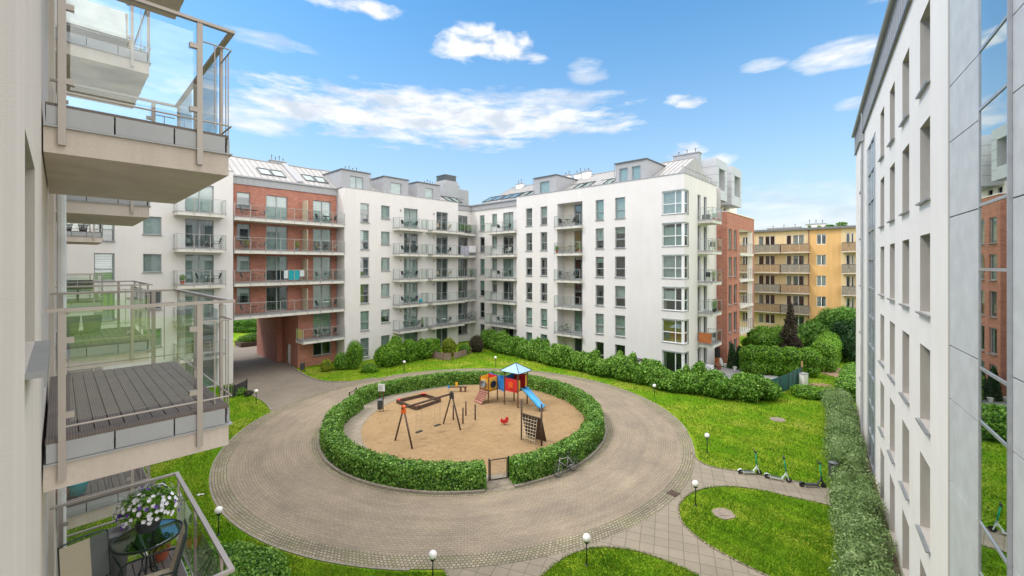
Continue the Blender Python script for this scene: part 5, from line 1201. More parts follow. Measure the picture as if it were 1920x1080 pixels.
# ---- grass blades over the lawns
def in_poly(x, y, poly):
    c = np.zeros(len(x), bool); n = len(poly); j = n-1
    for i in range(n):
        xi, yi = poly[i][:2]; xj, yj = poly[j][:2]
        c ^= ((yi > y) != (yj > y)) & (x < (xj-xi)*(y-yi)/(yj-yi+1e-12)+xi); j = i
    return c
def lawn_blades():
    n = 520000
    Y = 1/NR.uniform(1/60, 1/12.3, n); X = NR.uniform(-1.15, 1.0, n)*Y
    rr = np.hypot(X-CX, (Y-28.4)/1.012); k = rr > 13.97
    pth = up+lo+b2+b3+ins; k &= ~in_poly(X, Y, pth)
    drv = [FB.P(16.3, 12.5)[:2]]+drive_right[4:]+[(-5, 36), (-12, 28)]+drive_left+[FB.P(9.6, 1.0)[:2], FB.P(9.6, 12.5)[:2]]; k &= ~in_poly(X, Y, drv); k &= ~in_poly(X, Y, pat)
    nD = -dD.y*X+dD.x*Y; k &= nD > -2.31+1.0             # office wall and its bed
    s = U.x*X+U.y*Y; t = W.x*X+W.y*Y; k &= (s > .15); k &= ~((t > 42.9) & (s < 36.3)) & ~((t > 14.5) & (s > 38.1)) & (t < 44) & (s < 67)
    k &= ~((X > gp(1545, 700)[0]-2) & (np.hypot((X-gp(1580, 700)[0])/2.1, (Y-gp(1580, 700)[1])/2.6) < .9))
    for (px, py, a) in ((1356, 964, .45), (1458, 787, .5)): g_ = gp(px, py); k &= np.hypot(X-g_[0], Y-g_[1]) > a
    X, Y = X[k], Y[k]; n = len(X)
    tuft = np.clip(.5+.9*wob(X, Y, 1.6, 2.0), .05, 1.3); h = NR.uniform(.03, .075, n)*(.55+.7*tuft)*(1+Y/60); w = .010+Y*.0007
    a = NR.uniform(0, 2*pi, n); l = NR.normal(size=(n, 2))*.35*h[:, None]
    V = np.empty((n, 3, 3)); V[:, 0] = np.stack([X-np.cos(a)*w, Y-np.sin(a)*w, 0*X], 1); V[:, 1] = np.stack([X+np.cos(a)*w, Y+np.sin(a)*w, 0*X], 1); V[:, 2] = np.stack([X+l[:, 0], Y+l[:, 1], h], 1)
    me = bpy.data.meshes.new('grass'); me.vertices.add(n*3); me.vertices.foreach_set('co', V.reshape(-1).astype(np.float32)); me.loops.add(n*3); me.loops.foreach_set('vertex_index', np.arange(n*3, dtype=np.int32))
    me.polygons.add(n); me.polygons.foreach_set('loop_start', np.arange(0, n*3, 3, dtype=np.int32)); me.polygons.foreach_set('loop_total', np.full(n, 3, dtype=np.int32))
    me.materials.append(M['grass_blade']); me.update(calc_edges=True); o = bpy.data.objects.new('grass', me); COL.objects.link(o); tag(o, 'short uneven mown grass over the courtyard lawns', 'grass', kind='stuff')
    # clover and daisies: small white specks
lawn_blades()

# ================================================================== COURTYARD OBJECTS
def put(o, x, y, z=0, rz=0): o.location = (x, y, z); o.rotation_euler.z = rz; return o
# ---- globe lamps
def make_lamp():
    r = thing('globe_lamp', 'x', 'lamp', group='white globe lamps round the ring')
    MB().lathe(0, 0, [(.07, 0), (.07, .02), (.035, .05), (.025, .08)], 14).build('base', 'green_black', r, smooth=False)
    MB().tube([(0, 0, .06), (0, 0, .76)], .021, 10).build('pole', 'green_black', r, smooth=True)
    MB().lathe(0, 0, [(.03, .74), (.085, .79), (.09, .82), (.05, .825)], 16).build('collar', 'green_black', r)
    MB().ball((0, 0, .94), .135, 20, 12).build('globe', 'globe_glass', r, smooth=True); return r
lamp0 = make_lamp()
for i, (px, py, lb) in enumerate([(410, 1003, 'white globe lamp on the left lawn beside the near balcony with flowers'), (811.5, 1095, 'white globe lamp at the bottom centre, its foot below the picture edge'), (1100, 1060, 'white globe lamp on the small lawn wedge at the bottom right of centre'),
                                  (1304, 948, 'white globe lamp on the tip of the lawn where the scooter path meets the ring'), (1326, 849, 'white globe lamp on the large lawn left of the three scooters'), (1227, 746, 'white globe lamp in front of the long shrub hedge on the right'),
                                  (929, 688, 'white globe lamp behind the playhouse near the inner corner'), (758, 697, 'white globe lamp in front of the broad shrub hedge under the middle section'), (480.5, 757, 'white globe lamp on the left lawn near the driveway')]):
    o = lamp0 if i == 0 else copy_tree(lamp0); x, y = gp(px, py); o.location = (x, y, 0); o['label'] = lb
# ---- swing set
def swing():
    F1 = [gp3(740.4, 826.4), gp3(773.6, 842.8)]; F2 = [gp3(830.7, 795.2), gp3(863.9, 807.2)]
    m1 = Vector(F1[0]).lerp(Vector(F1[1]), .5); m2 = Vector(F2[0]).lerp(Vector(F2[1]), .5); c = m1.lerp(m2, .5)
    r = thing('swing_set', 'dark timber swing set with two seats and orange cap on the sand', 'swing', tuple(c)); h = 2.12
    def L(v, z=None): v = Vector(v)-c; return (v.x, v.y, v.z if z is None else z)
    A, B = Vector(L(m1, h)), Vector(L(m2, h)); d = (B-A).normalized()
    MB().tube([tuple(A-d*.12), tuple(B+d*.12)], .06, 12).build('crossbeam', 'wood_dark', r, smooth=True)
    for P, top in ((F1[0], A), (F1[1], A), (F2[0], B), (F2[1], B)): MB().tube([L(P, -.05), tuple(top.lerp(Vector(L(P)), .03))], .05, 10).build('leg', 'wood_dark', r, smooth=True)
    n = Vector((-d.y, d.x, 0))
    for X, mt in ((A, 'play_orange'), (B, 'charcoal')):
        m = MB(); o = X-d*.10; m2_ = MB()
        for e in (-.06, .06):
            q = [X+d*e+n*a+Vector((0, 0, z)) for a, z in ((-.17, -.30), (.17, -.30), (.12, .08), (0, .16), (-.12, .08))]; b = len(m.v); m.v += [tuple(v) for v in q]; m.f.append(tuple(range(b, b+5))); m.mi.append(0)
        for i in range(5): m.f.append((i, (i+1) % 5, 5+(i+1) % 5, 5+i)); m.mi.append(0)
        m.build('end_cap', mt, r)
    for f in (.30, .68):
        s = A.lerp(B, f); w = .22; sb = MB(); z = .45
        ax = d*w
        sb.bar(tuple(s-ax-Vector((0, 0, s.z-z))), tuple(s+ax-Vector((0, 0, s.z-z))), .18, .04); st = sb.build('seat', 'tyre', r)
        for e in (-1, 1):
            t_ = s+ax*e*.95; ch = MB(); ch.tube([(t_.x, t_.y, h-.05), (t_.x, t_.y, z+.02)], .008, 6); ch.build('chain', 'rail_far', st)
swing()
# ---- sandbox
def sandbox():
    P = [Vector(gp3(*p, .3)) for p in ((644, 0), (0, 0))] if False else [Vector(gp3(744, 749.4, .28)), Vector(gp3(794.6, 737.4, .28)), Vector(gp3(826, 747, .28)), Vector(gp3(780, 762.7, .28))]
    c = sum(P, Vector())/4; c.z = 0; r = thing('sandbox', 'low square timber sandbox with red corner seats', 'sandbox', tuple(c)); Q = [p-c for p in P]
    for i in range(4):
        a, b = Q[i], Q[(i+1) % 4]; MB().bar((a.x, a.y, .13), (b.x, b.y, .13), .09, .28).build('plank', 'wood_dark', r)
    for i, mt in ((0, 'play_red'), (1, 'play_red')):
        a = Q[i]; u = (Q[(i+1) % 4]-a).normalized()*.36; v = (Q[i-1]-a).normalized()*.36
        m = MB(); b0 = [(a.x, a.y), ((a+u).x, (a+u).y), ((a+v).x, (a+v).y)]; m.prism(b0, .282, .315); m.build('corner_seat', mt, r)
    for i in (2, 3):
        a = Q[i]; u = (Q[(i+1) % 4]-a).normalized()*.36; v = (Q[i-1]-a).normalized()*.36; m = MB(); m.prism([(a.x, a.y), ((a+u).x, (a+u).y), ((a+v).x, (a+v).y)], .282, .315); m.build('corner_seat', 'wood_red', r)
sandbox()
# ---- play tower
def playset():
    c = Vector((.35, 31.5, 0)); r = thing('play_tower', 'colourful play tower with blue pitched roof, slide, tunnel and ramp', 'play tower', tuple(c))
    A, B, C_, D_ = Vector((-.55, 31.5, 0)), Vector((.42, 30.75, 0)), Vector((1.12, 31.6, 0)), Vector((.15, 32.35, 0))
    pz = 1.22
    def l(v, z): return (v.x-c.x, v.y-c.y, z)
    for v in (A, B, C_, D_): MB().bar(l(v, -.05), l(v, 2.55), .10, .10).build('post', 'wood_brown', r)
    dk = MB(); b = [l(v, 0)[:2] for v in (A, B, C_, D_)]; dk.prism(b, pz-.08, pz); dk.build('deck', 'wood_brown', r)
    ctr = (A+B+C_+D_)/4
    ro = MB(); top = (ctr.x-c.x, ctr.y-c.y, 3.05); e = [ctr+(v-ctr)*1.42 for v in (A, B, C_, D_)]
    for i in range(4): ro.tri(l(e[i], 2.50), l(e[(i+1) % 4], 2.50), top)
    ro.f.append((0, 9, 6, 3)); ro.mi.append(0)
    rf = ro.build('roof', 'play_blue_light', r); ed = MB()
    for i in range(4): ed.bar(l(e[i], 2.49), l(e[(i+1) % 4], 2.49), .03, .04); ed.bar(l(e[i], 2.52), (top[0], top[1], 3.07), .035, .03)
    ed.build('roof_edge', 'charcoal', rf)
    def panel(a, b, z0, z1, mat, nm='panel', thick=.03, cut=0, off=0.0):
        d = (b-a).normalized(); n = Vector((-d.y, d.x, 0))*thick; p, q = a+d*.05+n*off, b-d*.05+n*off; m = MB(); k = 6
        pts = [(p.lerp(q, i/k), z1-cut*sin(pi*i/k)) for i in range(k+1)]
        for i in range(k):
            (u, zu), (v, zv) = pts[i], pts[i+1]
            m.quad(l(u, z0), l(v, z0), l(v, zv), l(u, zu)); m.quad(l(u+n, z0), l(u+n, zu), l(v+n, zv), l(v+n, z0)); m.quad(l(u, zu), l(v, zv), l(v+n, zv), l(u+n, zu)); m.quad(l(u, z0), l(u+n, z0), l(v+n, z0), l(v, z0))
        (u, zu), (v, zv) = pts[0], pts[-1]; m.quad(l(u, z0), l(u, zu), l(u+n, zu), l(u+n, z0)); m.quad(l(v, z0), l(v+n, z0), l(v+n, zv), l(v, zv)); return m.build(nm, mat, r)
    panel(A, B, 1.05, 2.0, 'play_red'); panel(C_, D_, 1.05, 2.2, 'play_red'); panel(B.lerp(C_, .0), B.lerp(C_, .28), 1.2, 1.95, 'play_yellow'); panel(B.lerp(C_, .76), C_, 1.2, 2.15, 'play_yellow'); panel(D_, A, 1.4, 2.1, 'play_blue')
    panel(A.lerp(B, .3), A.lerp(B, .7), 1.35, 1.75, 'play_orange', 'play_board', .05, off=-1)
    # second platform with tunnel panels
    E_, F_, G_, H_ = Vector((-1.75, 31.75, 0)), Vector((-1.10, 32.40, 0)), Vector((-1.80, 33.05, 0)), Vector((-2.40, 32.35, 0)); p2 = .95
    for v in (E_, F_, G_, H_): MB().bar(l(v, -.05), l(v, 1.95), .09, .09).build('post', 'wood_brown', r)
    dk = MB(); dk.prism([l(v, 0)[:2] for v in (E_, F_, G_, H_)], p2-.08, p2); dk.build('deck', 'wood_brown', r)
    for a, b in ((E_, F_), (G_, H_)):
        m = panel(a, b, .85, 1.85, 'play_yellow'); mid = a.lerp(b, .5); d = (b-a).normalized(); n = Vector((d.y, -d.x, 0))
        cc = Vector(l(mid+n*.05, 1.35)); MB().torus(tuple(cc), .24, .045, tuple(n), 22, 8).build('porthole', 'charcoal', m, smooth=True)
        cm = MB(); uu = n.orthogonal().normalized(); vv = n.cross(uu); b0 = len(cm.v); cm.v = [tuple(cc+(uu*cos(2*pi*i/20)+vv*sin(2*pi*i/20))*.22) for i in range(20)]; cm.f = [tuple(range(20))]; cm.mi = [0]; cm.build('porthole_disc', 'black_metal', m)
    m = panel(H_, E_, 1.0, 1.75, 'play_yellow'); mid = H_.lerp(E_, .5); d = (E_-H_).normalized(); n = Vector((-d.y, d.x, 0))*-1
    cc = Vector(l(mid, 1.38)); tb = MB(); ax = Vector((d.y, -d.x, 0))
    tb.torus(tuple(cc+ax*.12), .25, .05, tuple(ax), 22, 8); tb.torus(tuple(cc+ax*.02), .25, .05, tuple(ax), 22, 8); tb.build('tunnel_ring', 'plastic_grey', m, smooth=True)
    cm = MB(); uu = ax.orthogonal().normalized(); vv = ax.cross(uu); cm.v = [tuple(cc+ax*.06+(uu*cos(2*pi*i/20)+vv*sin(2*pi*i/20))*.22) for i in range(20)]; cm.f = [tuple(range(20))]; cm.mi = [0]; cm.build('tunnel_disc', 'zinc_light', m)
    panel(F_, G_, 1.0, 1.9, 'play_red')
    # bridge with blue sides
    panel(F_, A, .92, 2.0, 'play_blue', 'bridge_panel', cut=.22); panel(G_, D_, 1.0, 2.0, 'play_blue', 'bridge_panel', cut=.2)
    bm = MB(); k = 9
    for i in range(k): a_, b_ = F_.lerp(A, (i+.1)/k), G_.lerp(D_, (i+.1)/k); a2, b2_ = F_.lerp(A, (i+.9)/k), G_.lerp(D_, (i+.9)/k); bm.prism([l(v, 0)[:2] for v in (a_, a2, b2_, b_)], p2+.02*i-.04, p2+.02*i)
    bm.build('bridge_deck', 'wood_brown', r)
    # ramp down to the left
    q0, q1 = E_, H_; f0 = Vector(gp3(903, 760)); f1 = Vector(gp3(889, 754)); m = MB(); tt = Vector((0, 0, -.05))
    V = [Vector(l(q0, p2-.05)), Vector(l(f0, .12)), Vector(l(f1, .12)), Vector(l(q1, p2-.05))]; bb = len(m.v); m.v += [tuple(v) for v in V]+[tuple(v+tt) for v in V]
    for f in ((0, 1, 2, 3), (7, 6, 5, 4), (0, 4, 5, 1), (1, 5, 6, 2), (2, 6, 7, 3), (3, 7, 4, 0)): m.f.append(f); m.mi.append(0)
    rp = m.build('ramp', 'plank_red', r); rg = MB()
    for i in range(1, 6): a_ = V[0].lerp(V[1], i/6); b_ = V[3].lerp(V[2], i/6); rg.bar(tuple(a_+Vector((0, 0, .02))), tuple(b_+Vector((0, 0, .02))), .05, .035)
    rg.build('rung', 'wood_red', rp)
    # slide
    s0 = B.lerp(C_, .5); s1 = Vector(gp3(1017, 772)); d = (s1-s0); d.z = 0; d.normalize(); n = Vector((-d.y, d.x, 0)); Ls = (s1-s0).length; m = MB(); prof = [(-.27, .16), (-.25, .02), (0, 0), (.25, .02), (.27, .16)]
    st = [(0, pz+.02), (.25, pz), (.7, pz-.28), (Ls*.75, .50), (Ls*.88, .30), (Ls, .27)]; rows = []
    for (x, z) in st:
        b0 = len(m.v); m.v += [tuple(Vector(l(s0+d*x+n*a, z+h))) for a, h in prof]; rows.append(b0)
    for a, b in zip(rows, rows[1:]):
        for i in range(4): m.f.append((a+i, b+i, b+i+1, a+i+1)); m.mi.append(0)
    so_ = m.build('slide', 'play_slide', r, smooth=True); md = so_.modifiers.new('thick', 'SOLIDIFY'); md.thickness = .035
    m = MB()
    for a in (-.2, .2): p = s0+d*(Ls-.12)+n*a; m.bar(l(p, -.02), l(p, .26), .05, .05)
    m.build('slide_foot', 'charcoal', so_)
playset()
# ---- climbing frame with rope net
def climber():
    a, b = Vector(gp3(978, 825)), Vector(gp3(1015.3, 837)); c = (a+b)/2; r = thing('climbing_frame', 'dark climbing board with pale rope net between two posts', 'climbing frame', tuple(c))
    a, b = a-c, b-c
    for p in (a, b): MB().tube([(p.x, p.y, -.05), (p.x, p.y, 2.38)], .055, 10).build('post', 'wood_dark', r, smooth=True)
    fa, fb = Vector(gp3(987.6, 819))-c, Vector(gp3(1024.5, 829))-c; ta, tb = a+Vector((0, 0, 1.56)), b+Vector((0, 0, 1.56)); d = (tb-ta).normalized()
    n = d.cross((fa-ta).normalized()).normalized()*.04
    m = MB(); V = [ta, tb, fb, fa]; m.v = [tuple(v) for v in V]+[tuple(v+n) for v in V]
    for f in ((0, 1, 2, 3), (7, 6, 5, 4), (0, 4, 5, 1), (1, 5, 6, 2), (2, 6, 7, 3), (3, 7, 4, 0)): m.f.append(f); m.mi.append(0)
    m.build('board', 'wood_dark', r); MB().tube([tuple(ta), tuple(tb)], .045, 8).build('crossbar', 'wood_dark', r)
    m = MB(); na, nb = a.lerp(b, .12)+Vector((0, 0, .12)), a.lerp(b, .74)+Vector((0, 0, .12)); out = Vector((d.y, -d.x, 0)).normalized()*.16
    na += out; nb += out; ua, ub = ta.lerp(tb, .05), ta.lerp(tb, .80)
    for i in range(6): m.tube([tuple(ua.lerp(ub, i/5)), tuple(na.lerp(nb, i/5))], .013, 6)
    for j in range(1, 8): m.tube([tuple(ua.lerp(na, j/8+.03)), tuple(ub.lerp(nb, j/8+.03))], .013, 6)
    m.build('rope_net', 'rope', r)
climber()
# ---- stepping posts
pp = MB().tube([(0, 0, -.05), (0, 0, 1.0)], .05, 10).build('stepping_post', 'wood_dark', smooth=True)
for i, (px, py, lb, h) in enumerate([(850, 788, 'dark timber post just right of the far swing legs', 1.0), (873.5, 780, 'dark timber post furthest from the viewer, between swing and ramp', 1.0), (868, 795, 'dark timber post nearest the viewer in the group of four', 1.05), (891, 788, 'dark timber post nearest the ramp of the play tower', 1.05)]):
    o = pp if i == 0 else pp.copy()
    if i: COL.objects.link(o)
    x, y = gp(px, py); o.location = (x, y, 0); o.scale = (1, 1, h); tag(o, lb, 'post', 'four timber posts in the sand')
# ---- spring rider
x, y = gp(946, 797); r = thing('spring_rider', 'small red and yellow spring rider on the sand', 'spring rider', (x, y, 0))
MB().tube([(.07*cos(i*.9), .07*sin(i*.9), .02+i*.012) for i in range(22)], .014, 6).build('spring', 'charcoal', r)
MB().prism([(-.32, -.04), (.30, -.04), (.30, .04), (-.32, .04)], .29, .36).build('seat', 'play_yellow', r)
for yy in (-.09, .09):
    m = MB(); q = [(-.42, .40), (-.30, .62), (-.18, .48), (.05, .42), (.20, .58), (.36, .66), (.40, .48), (.28, .22), (-.05, .16), (-.30, .22)]; k = len(q)
    m.v = [(a, yy-.015, z) for a, z in q]+[(a, yy+.015, z) for a, z in q]; m.f = [tuple(range(k-1, -1, -1)), tuple(range(k, 2*k))]+[(i, (i+1) % k, k+(i+1) % k, k+i) for i in range(k)]; m.mi = [0]*(k+2); m.build('side_board', 'play_red', r)
MB().tube([(.18, -.2, .62), (.18, .2, .62)], .016, 8).build('handle', 'charcoal', r); MB().tube([(.1, -.2, .3), (.1, .2, .3)], .016, 8).build('footrest', 'charcoal', r); r.rotation_euler.z = .5; r.scale = (.66, .8, .75)
# ---- rocker bench at the back
x, y = gp(858, 735); r = thing('rocking_bench', 'low rocking bench with a yellow and a blue end at the back of the sand', 'rocker', (x, y, 0))
MB().box(-.75, .75, -.10, .10, .38, .44).build('beam', 'wood_dark', r)
for xx in (.25, .62): MB().box(xx-.07, xx+.07, -.12, .12, -.02, .38).build('support', 'wood_brown', r)
MB().prism([(-.18, -.02), (.02, -.02), (.02, .02), (-.18, .02)], .44, .80).build('handle_board', 'play_yellow', r); MB().box(-.78, -.66, -.12, .12, .32, .48).build('seat', 'play_blue', r); MB().box(.58, .74, -.14, .14, .44, .47).build('seat', 'wood_red', r)
# ---- playground bin, notice board
def bin_(px, py, label, grp='slatted litter bins', s=1.0):
    x, y = gp(px, py); r = thing('litter_bin', label, 'bin', (x, y, 0), 0, grp)
    MB().lathe(0, 0, [(.15*s, .18), (.17*s, .2), (.18*s, .72), (.16*s, .74)], 16).build('bucket', 'charcoal', r); MB().tube([(.22*s, 0, 0), (.22*s, 0, .98)], .028, 8).build('post', 'black_metal', r)
    MB().box(.14*s, .22*s, -.02, .02, .55, .6).build('bracket', 'black_metal', r); MB().lathe(0, 0, [(.19*s, .82), (.19*s, .84), (.05, .90)], 16).box(.0, .22, -.015, .015, .84, .86).build('lid', 'zinc_dark', r); return r
bin_(712.5, 772, 'dark litter bin on a post at the left side of the playground'); bin_(566.5, 697, 'small black litter bin at the corner of the brick pier by the driveway')
b_ = bin_(1562, 900, 'black litter bin half inside the silvery shrubs beside the third scooter', s=1.05)
x, y = CX-7.0, HCY+4.25; r = thing('notice_board', 'small white notice board on two wooden legs at the playground hedge', 'notice board', (x, y, 0), -.15)
for xx in (-.15, .15): MB().bar((xx, 0, -.02), (xx, 0, 1.0), .05, .05).build('leg', 'wood_brown', r)
nb = MB().box(-.27, .27, -.035, -.01, .62, 1.18).build('panel', 'white_paint', r); m = MB()
rr = random.Random(9)
for i in range(9): m.box(-.21, -.21+rr.uniform(.2, .42), -.038, -.036, 1.05-i*.045, 1.065-i*.045)
m.build('small_print', 'plastic_grey', nb)
# ---- gates
def gate(p, q, label, h=1.0):
    p, q = Vector(p), Vector(q); c = (p+q)/2; L = (q-p).length; a = atan2((q-p).y, (q-p).x); r = thing('gate', label, 'gate', (c.x, c.y, 0), a, 'playground gates'); x = L/2
    for xx in (-x, x): MB().bar((xx, 0, -.03), (xx, 0, h+.08), .06, .06).build('post', 'black_metal', r)
    f = MB(); x2 = x-.07
    f.bar((-x2, 0, .06), (x2, 0, .06), .035, .035).bar((-x2, 0, h), (x2, 0, h), .035, .035).bar((-x2, 0, .06), (-x2, 0, h), .035, .035).bar((x2, 0, .06), (x2, 0, h), .035, .035); g = f.build('frame', 'black_metal', r)
    m = MB(); n = int(2*x2/.09)
    for i in range(1, n): xx = -x2+2*x2*i/n; m.tube([(xx, 0, .06), (xx, 0, h)], .005, 5)
    for i in range(1, 6): zz = .06+(h-.06)*i/6; m.tube([(-x2, 0, zz), (x2, 0, zz)], .005, 5)
    m.build('mesh', 'rail_far', g); return r
gate(gp3(917, 903), gp3(953, 897), 'black framed wire mesh gate at the front of the playground hedge'); gate(gp3(655, 762), gp3(668, 752), 'narrow metal gate in the gap at the back left of the hedge', .95)
MB_ = sheet('gate_threshold', [gp(905, 921), gp(960, 908), gp(958, 890), gp(912, 897)], .034, 'slab_paving')
# ---- bicycle
def bicycle(loc, rz, label, lean=0, frame='zinc_light', group=None):
    r = thing('bicycle', label, 'bicycle', loc, rz, group); r.rotation_euler.x = lean; R0 = .33; xr, xf = -.52, .52
    for xx in (xr, xf):
        w = MB().torus((xx, 0, R0), R0-.02, .022, (0, 1, 0), 28, 8).build('wheel', 'tyre', r, smooth=True); s = MB()
        for i in range(12): a = 2*pi*i/12; s.tube([(xx, 0, R0), (xx+(R0-.03)*cos(a), 0, R0+(R0-.03)*sin(a))], .0025, 4)
        s.torus((xx, 0, R0), R0-.045, .009, (0, 1, 0), 24, 5); s.ball((xx, 0, R0), .035, 8, 6); s.build('spokes', 'rail_far', w)
    bb, st, hd, ht = (-.08, 0, .30), (-.22, 0, .80), (.36, 0, .72), (.34, 0, .86); f = MB()
    for a, b in ((bb, st), (bb, (.38, 0, .66)), ((-.2, 0, .72), (.355, 0, .78)), (ht, (xf, 0, R0)), (bb, (xr, .05, R0)), (bb, (xr, -.05, R0)), ((-.2, 0, .74), (xr, .05, R0)), ((-.2, 0, .74), (xr, -.05, R0))): f.tube([a, b], .017, 8)
    f.build('frame', frame, r, smooth=True); MB().tube([(.34, 0, .86), (.33, 0, .98)], .014, 6).tube([(.30, -.28, 1.0), (.36, -.12, .98), (.36, .12, .98), (.30, .28, 1.0)], .013, 8).build('handlebar', 'black_metal', r)
    MB().prism([(-.36, -.07), (-.30, -.08), (-.08, -.02), (-.08, .02), (-.30, .08), (-.36, .07)], .88, .93).tube([st, (-.235, 0, .88)], .014, 6).build('saddle', 'black_metal', r)
    MB().torus((-.08, .03, .30), .09, .008, (0, 1, 0), 18, 5).bar((-.08, .06, .30), (.05, .06, .20), .02, .02).bar((-.08, -.06, .30), (-.21, -.06, .40), .02, .02).build('crank', 'black_metal', r); return r
a = Vector((CX+9.20*cos(R(-55.5)), HCY+9.55*sin(R(-55.5)), 0)); b = Vector((CX+9.20*cos(R(-49)), HCY+9.55*sin(R(-49)), 0)); c = (a+b)/2
bicycle((c.x, c.y, .03), atan2((b-a).y, (b-a).x)+pi, 'silver bicycle leaning on the playground hedge right of the gate', lean=.14)
# ---- electric scooters
def scooter(rear, front, bar, body, stem, label, lean=.08):
    a, b = Vector(gp3(*rear)), Vector(gp3(*front)); c = (a+b)/2; rz = atan2((b-a).y, (b-a).x)
    r = thing('electric_scooter', label, 'scooter', tuple(c), rz, 'three parked electric scooters'); L = (b-a).length; xr, xf = -L/2+.02, L/2-.02; r.rotation_euler.x = lean
    for xx in (xr, xf):
        w = MB().torus((xx, 0, .125), .095, .032, (0, 1, 0), 22, 8).build('wheel', 'tyre', r, smooth=True); MB().lathe(0, 0, [(.06, -.025), (.06, .025)], 12).build('hub', 'charcoal', w)
        h = w.children[0]; h.rotation_euler = (pi/2, 0, 0); h.location = (xx, 0, .125)
    MB().box(xr+.12, xf-.24, -.075, .075, .11, .17).box(xr+.02, xr+.12, -.03, .03, .12, .16).build('deck', body if body != 'charcoal' else 'charcoal', r)
    MB().box(xr+.14, xf-.28, -.065, .065, .171, .177).build('grip_mat', 'charcoal', r)
    MB().bar((xf-.28, 0, .15), (xf-.10, 0, .42), .07, .05).bar((xf-.10, 0, .30), (xf-.11, 0, .50), .06, .07).bar((xf, .045, .125), (xf-.07, .045, .34), .02, .04).bar((xf, -.045, .125), (xf-.07, -.045, .34), .02, .04).build('neck', body, r)
    m = MB()
    for s_ in range(7): a0, a1 = R(20+s_*20), R(40+s_*20); m.quad((xr-.135*cos(a0), -.045, .125+.135*sin(a0)), (xr-.135*cos(a0), .045, .125+.135*sin(a0)), (xr-.135*cos(a1), .045, .125+.135*sin(a1)), (xr-.135*cos(a1), -.045, .125+.135*sin(a1)))
    m.build('mudguard', body, r)
    MB().tube([(xf-.10, 0, .42), (xf-.20, 0, 1.13)], [.034, .024], 10).build('stem', stem, r, smooth=True); MB().tube([(xf-.22, -.27, 1.17), (xf-.19, -.1, 1.15), (xf-.19, .1, 1.15), (xf-.22, .27, 1.17)], .018, 8).box(xf-.25, xf-.16, -.05, .05, 1.13, 1.18).build('handlebar', 'black_metal', r)
scooter((1387.4, 888.5), (1424, 890.5), 0, 'scooter_white', 'scooter_green', 'white and green electric scooter furthest from the shrubs, standing at the lawn edge')
scooter((1437.5, 897), (1480, 905), 0, 'scooter_white', 'scooter_green', 'white and green electric scooter standing in the middle of the three', .05)
scooter((1502.8, 913), (1545, 914.5), 0, 'charcoal', 'scooter_green', 'black electric scooter with green stem beside the litter bin', .06)
# ---- garden fences, cabinet and things on the patio
def panel_fence(P, h, label, mat, seg=1.6, name='panel_fence', post='charcoal', gap=0):
    r = thing(name, label, 'fence', (P[0][0], P[0][1], 0)); o = Vector((P[0][0], P[0][1], 0))
    for a, b in zip(P, P[1:]):
        a, b = Vector((*a, 0))-o, Vector((*b, 0))-o; n = max(1, round((b-a).length/seg))
        for i in range(n):
            p, q = a.lerp(b, i/n), a.lerp(b, (i+1)/n); d = (q-p).normalized()*.05
            if gap:
                m = MB(); k = int((q-p).length/.12)
                for j in range(k): u = (p+d).lerp(q-d, (j+.1)/k); v = (p+d).lerp(q-d, (j+.86)/k); m.bar((u.x, u.y, h/2), (v.x, v.y, h/2), .02, h-.1)
                m.bar((p.x, p.y, h*.3), (q.x, q.y, h*.3), .03, .05); m.build('panel', mat, r)
            else: MB().bar(((p+d).x, (p+d).y, h/2+.03), ((q-d).x, (q-d).y, h/2+.03), .025, h-.06).build('panel', mat, r)
            MB().bar((p.x, p.y, -.02), (p.x, p.y, h+.06), .06, .06).build('post', post, r)
    MB().bar((b.x, b.y, -.02), (b.x, b.y, h+.06), .06, .06).build('post', post, r); return r
panel_fence([gp(1444, 745), gp(1478, 732), gp(1502, 718)], 1.35, 'dark green screen fence behind the near end of the shrub hedge', 'fence_green', 1.3)
panel_fence([gp(1360, 741), gp(1378, 744)], 1.15, 'short dark screen fence piece showing through the shrub hedge', 'fence_green', 1.2)
panel_fence([gp(796, 668), gp(832, 676), gp(846, 676)], .85, 'faded pink picket fence of the garden under the middle section', 'fence_pink', 1.5, 'picket_fence', 'wood_red', 1)
panel_fence([gp(851, 674), gp(868, 669), gp(884, 662)], .75, 'faded pink picket fence between the yellow green shrub and the inner corner', 'fence_pink', 1.5, 'picket_fence', 'wood_red', 1)
panel_fence([gp(418, 748), gp(439, 745), gp(463, 733)], .95, 'low dark slatted enclosure at the foot of the left white wing', 'charcoal', 1.2, 'slatted_enclosure', 'black_metal', 1)
x, y = gp(1507, 724); r = thing('utility_cabinet', 'pale grey utility cabinet at the end of the green fence', 'cabinet', (x, y, 0), .5)
MB().box(-.30, .30, -.2, .2, .1, 1.05).build('body', 'stucco_offwhite', r); MB().box(-.33, .33, -.23, .23, 1.05, 1.1).build('lid', 'zinc', r); MB().box(-.32, .32, -.22, .22, -.02, .1).build('plinth', 'concrete', r); MB().box(-.26, .26, -.212, -.202, .16, 1.0).build('door', 'white_paint', r)
x, y = gp(1503, 712); r = thing('yellow_sign_post', 'small faded yellow panel on a post at the end of the green fence', 'post', (x, y, 0), .3); MB().bar((0, 0, 0), (0, 0, 1.7), .06, .06).build('post', 'wood_brown', r); MB().box(-.12, .12, -.045, -.031, 1.1, 1.65).build('panel', 'awning_trim', r)
c = FC.P(-t_at(1190, 38.2), -.5); r = thing('storage_shed', 'low storage shed with dark flat roof against the right wing', 'shed', (c[0], c[1], 0), FC.a)
MB().box(-.75, .75, -.4, .42, 0, 1.3).build('body', 'stucco_offwhite', r); MB().box(-.85, .85, -.52, .46, 1.3, 1.4).build('roof', 'roofing', r)
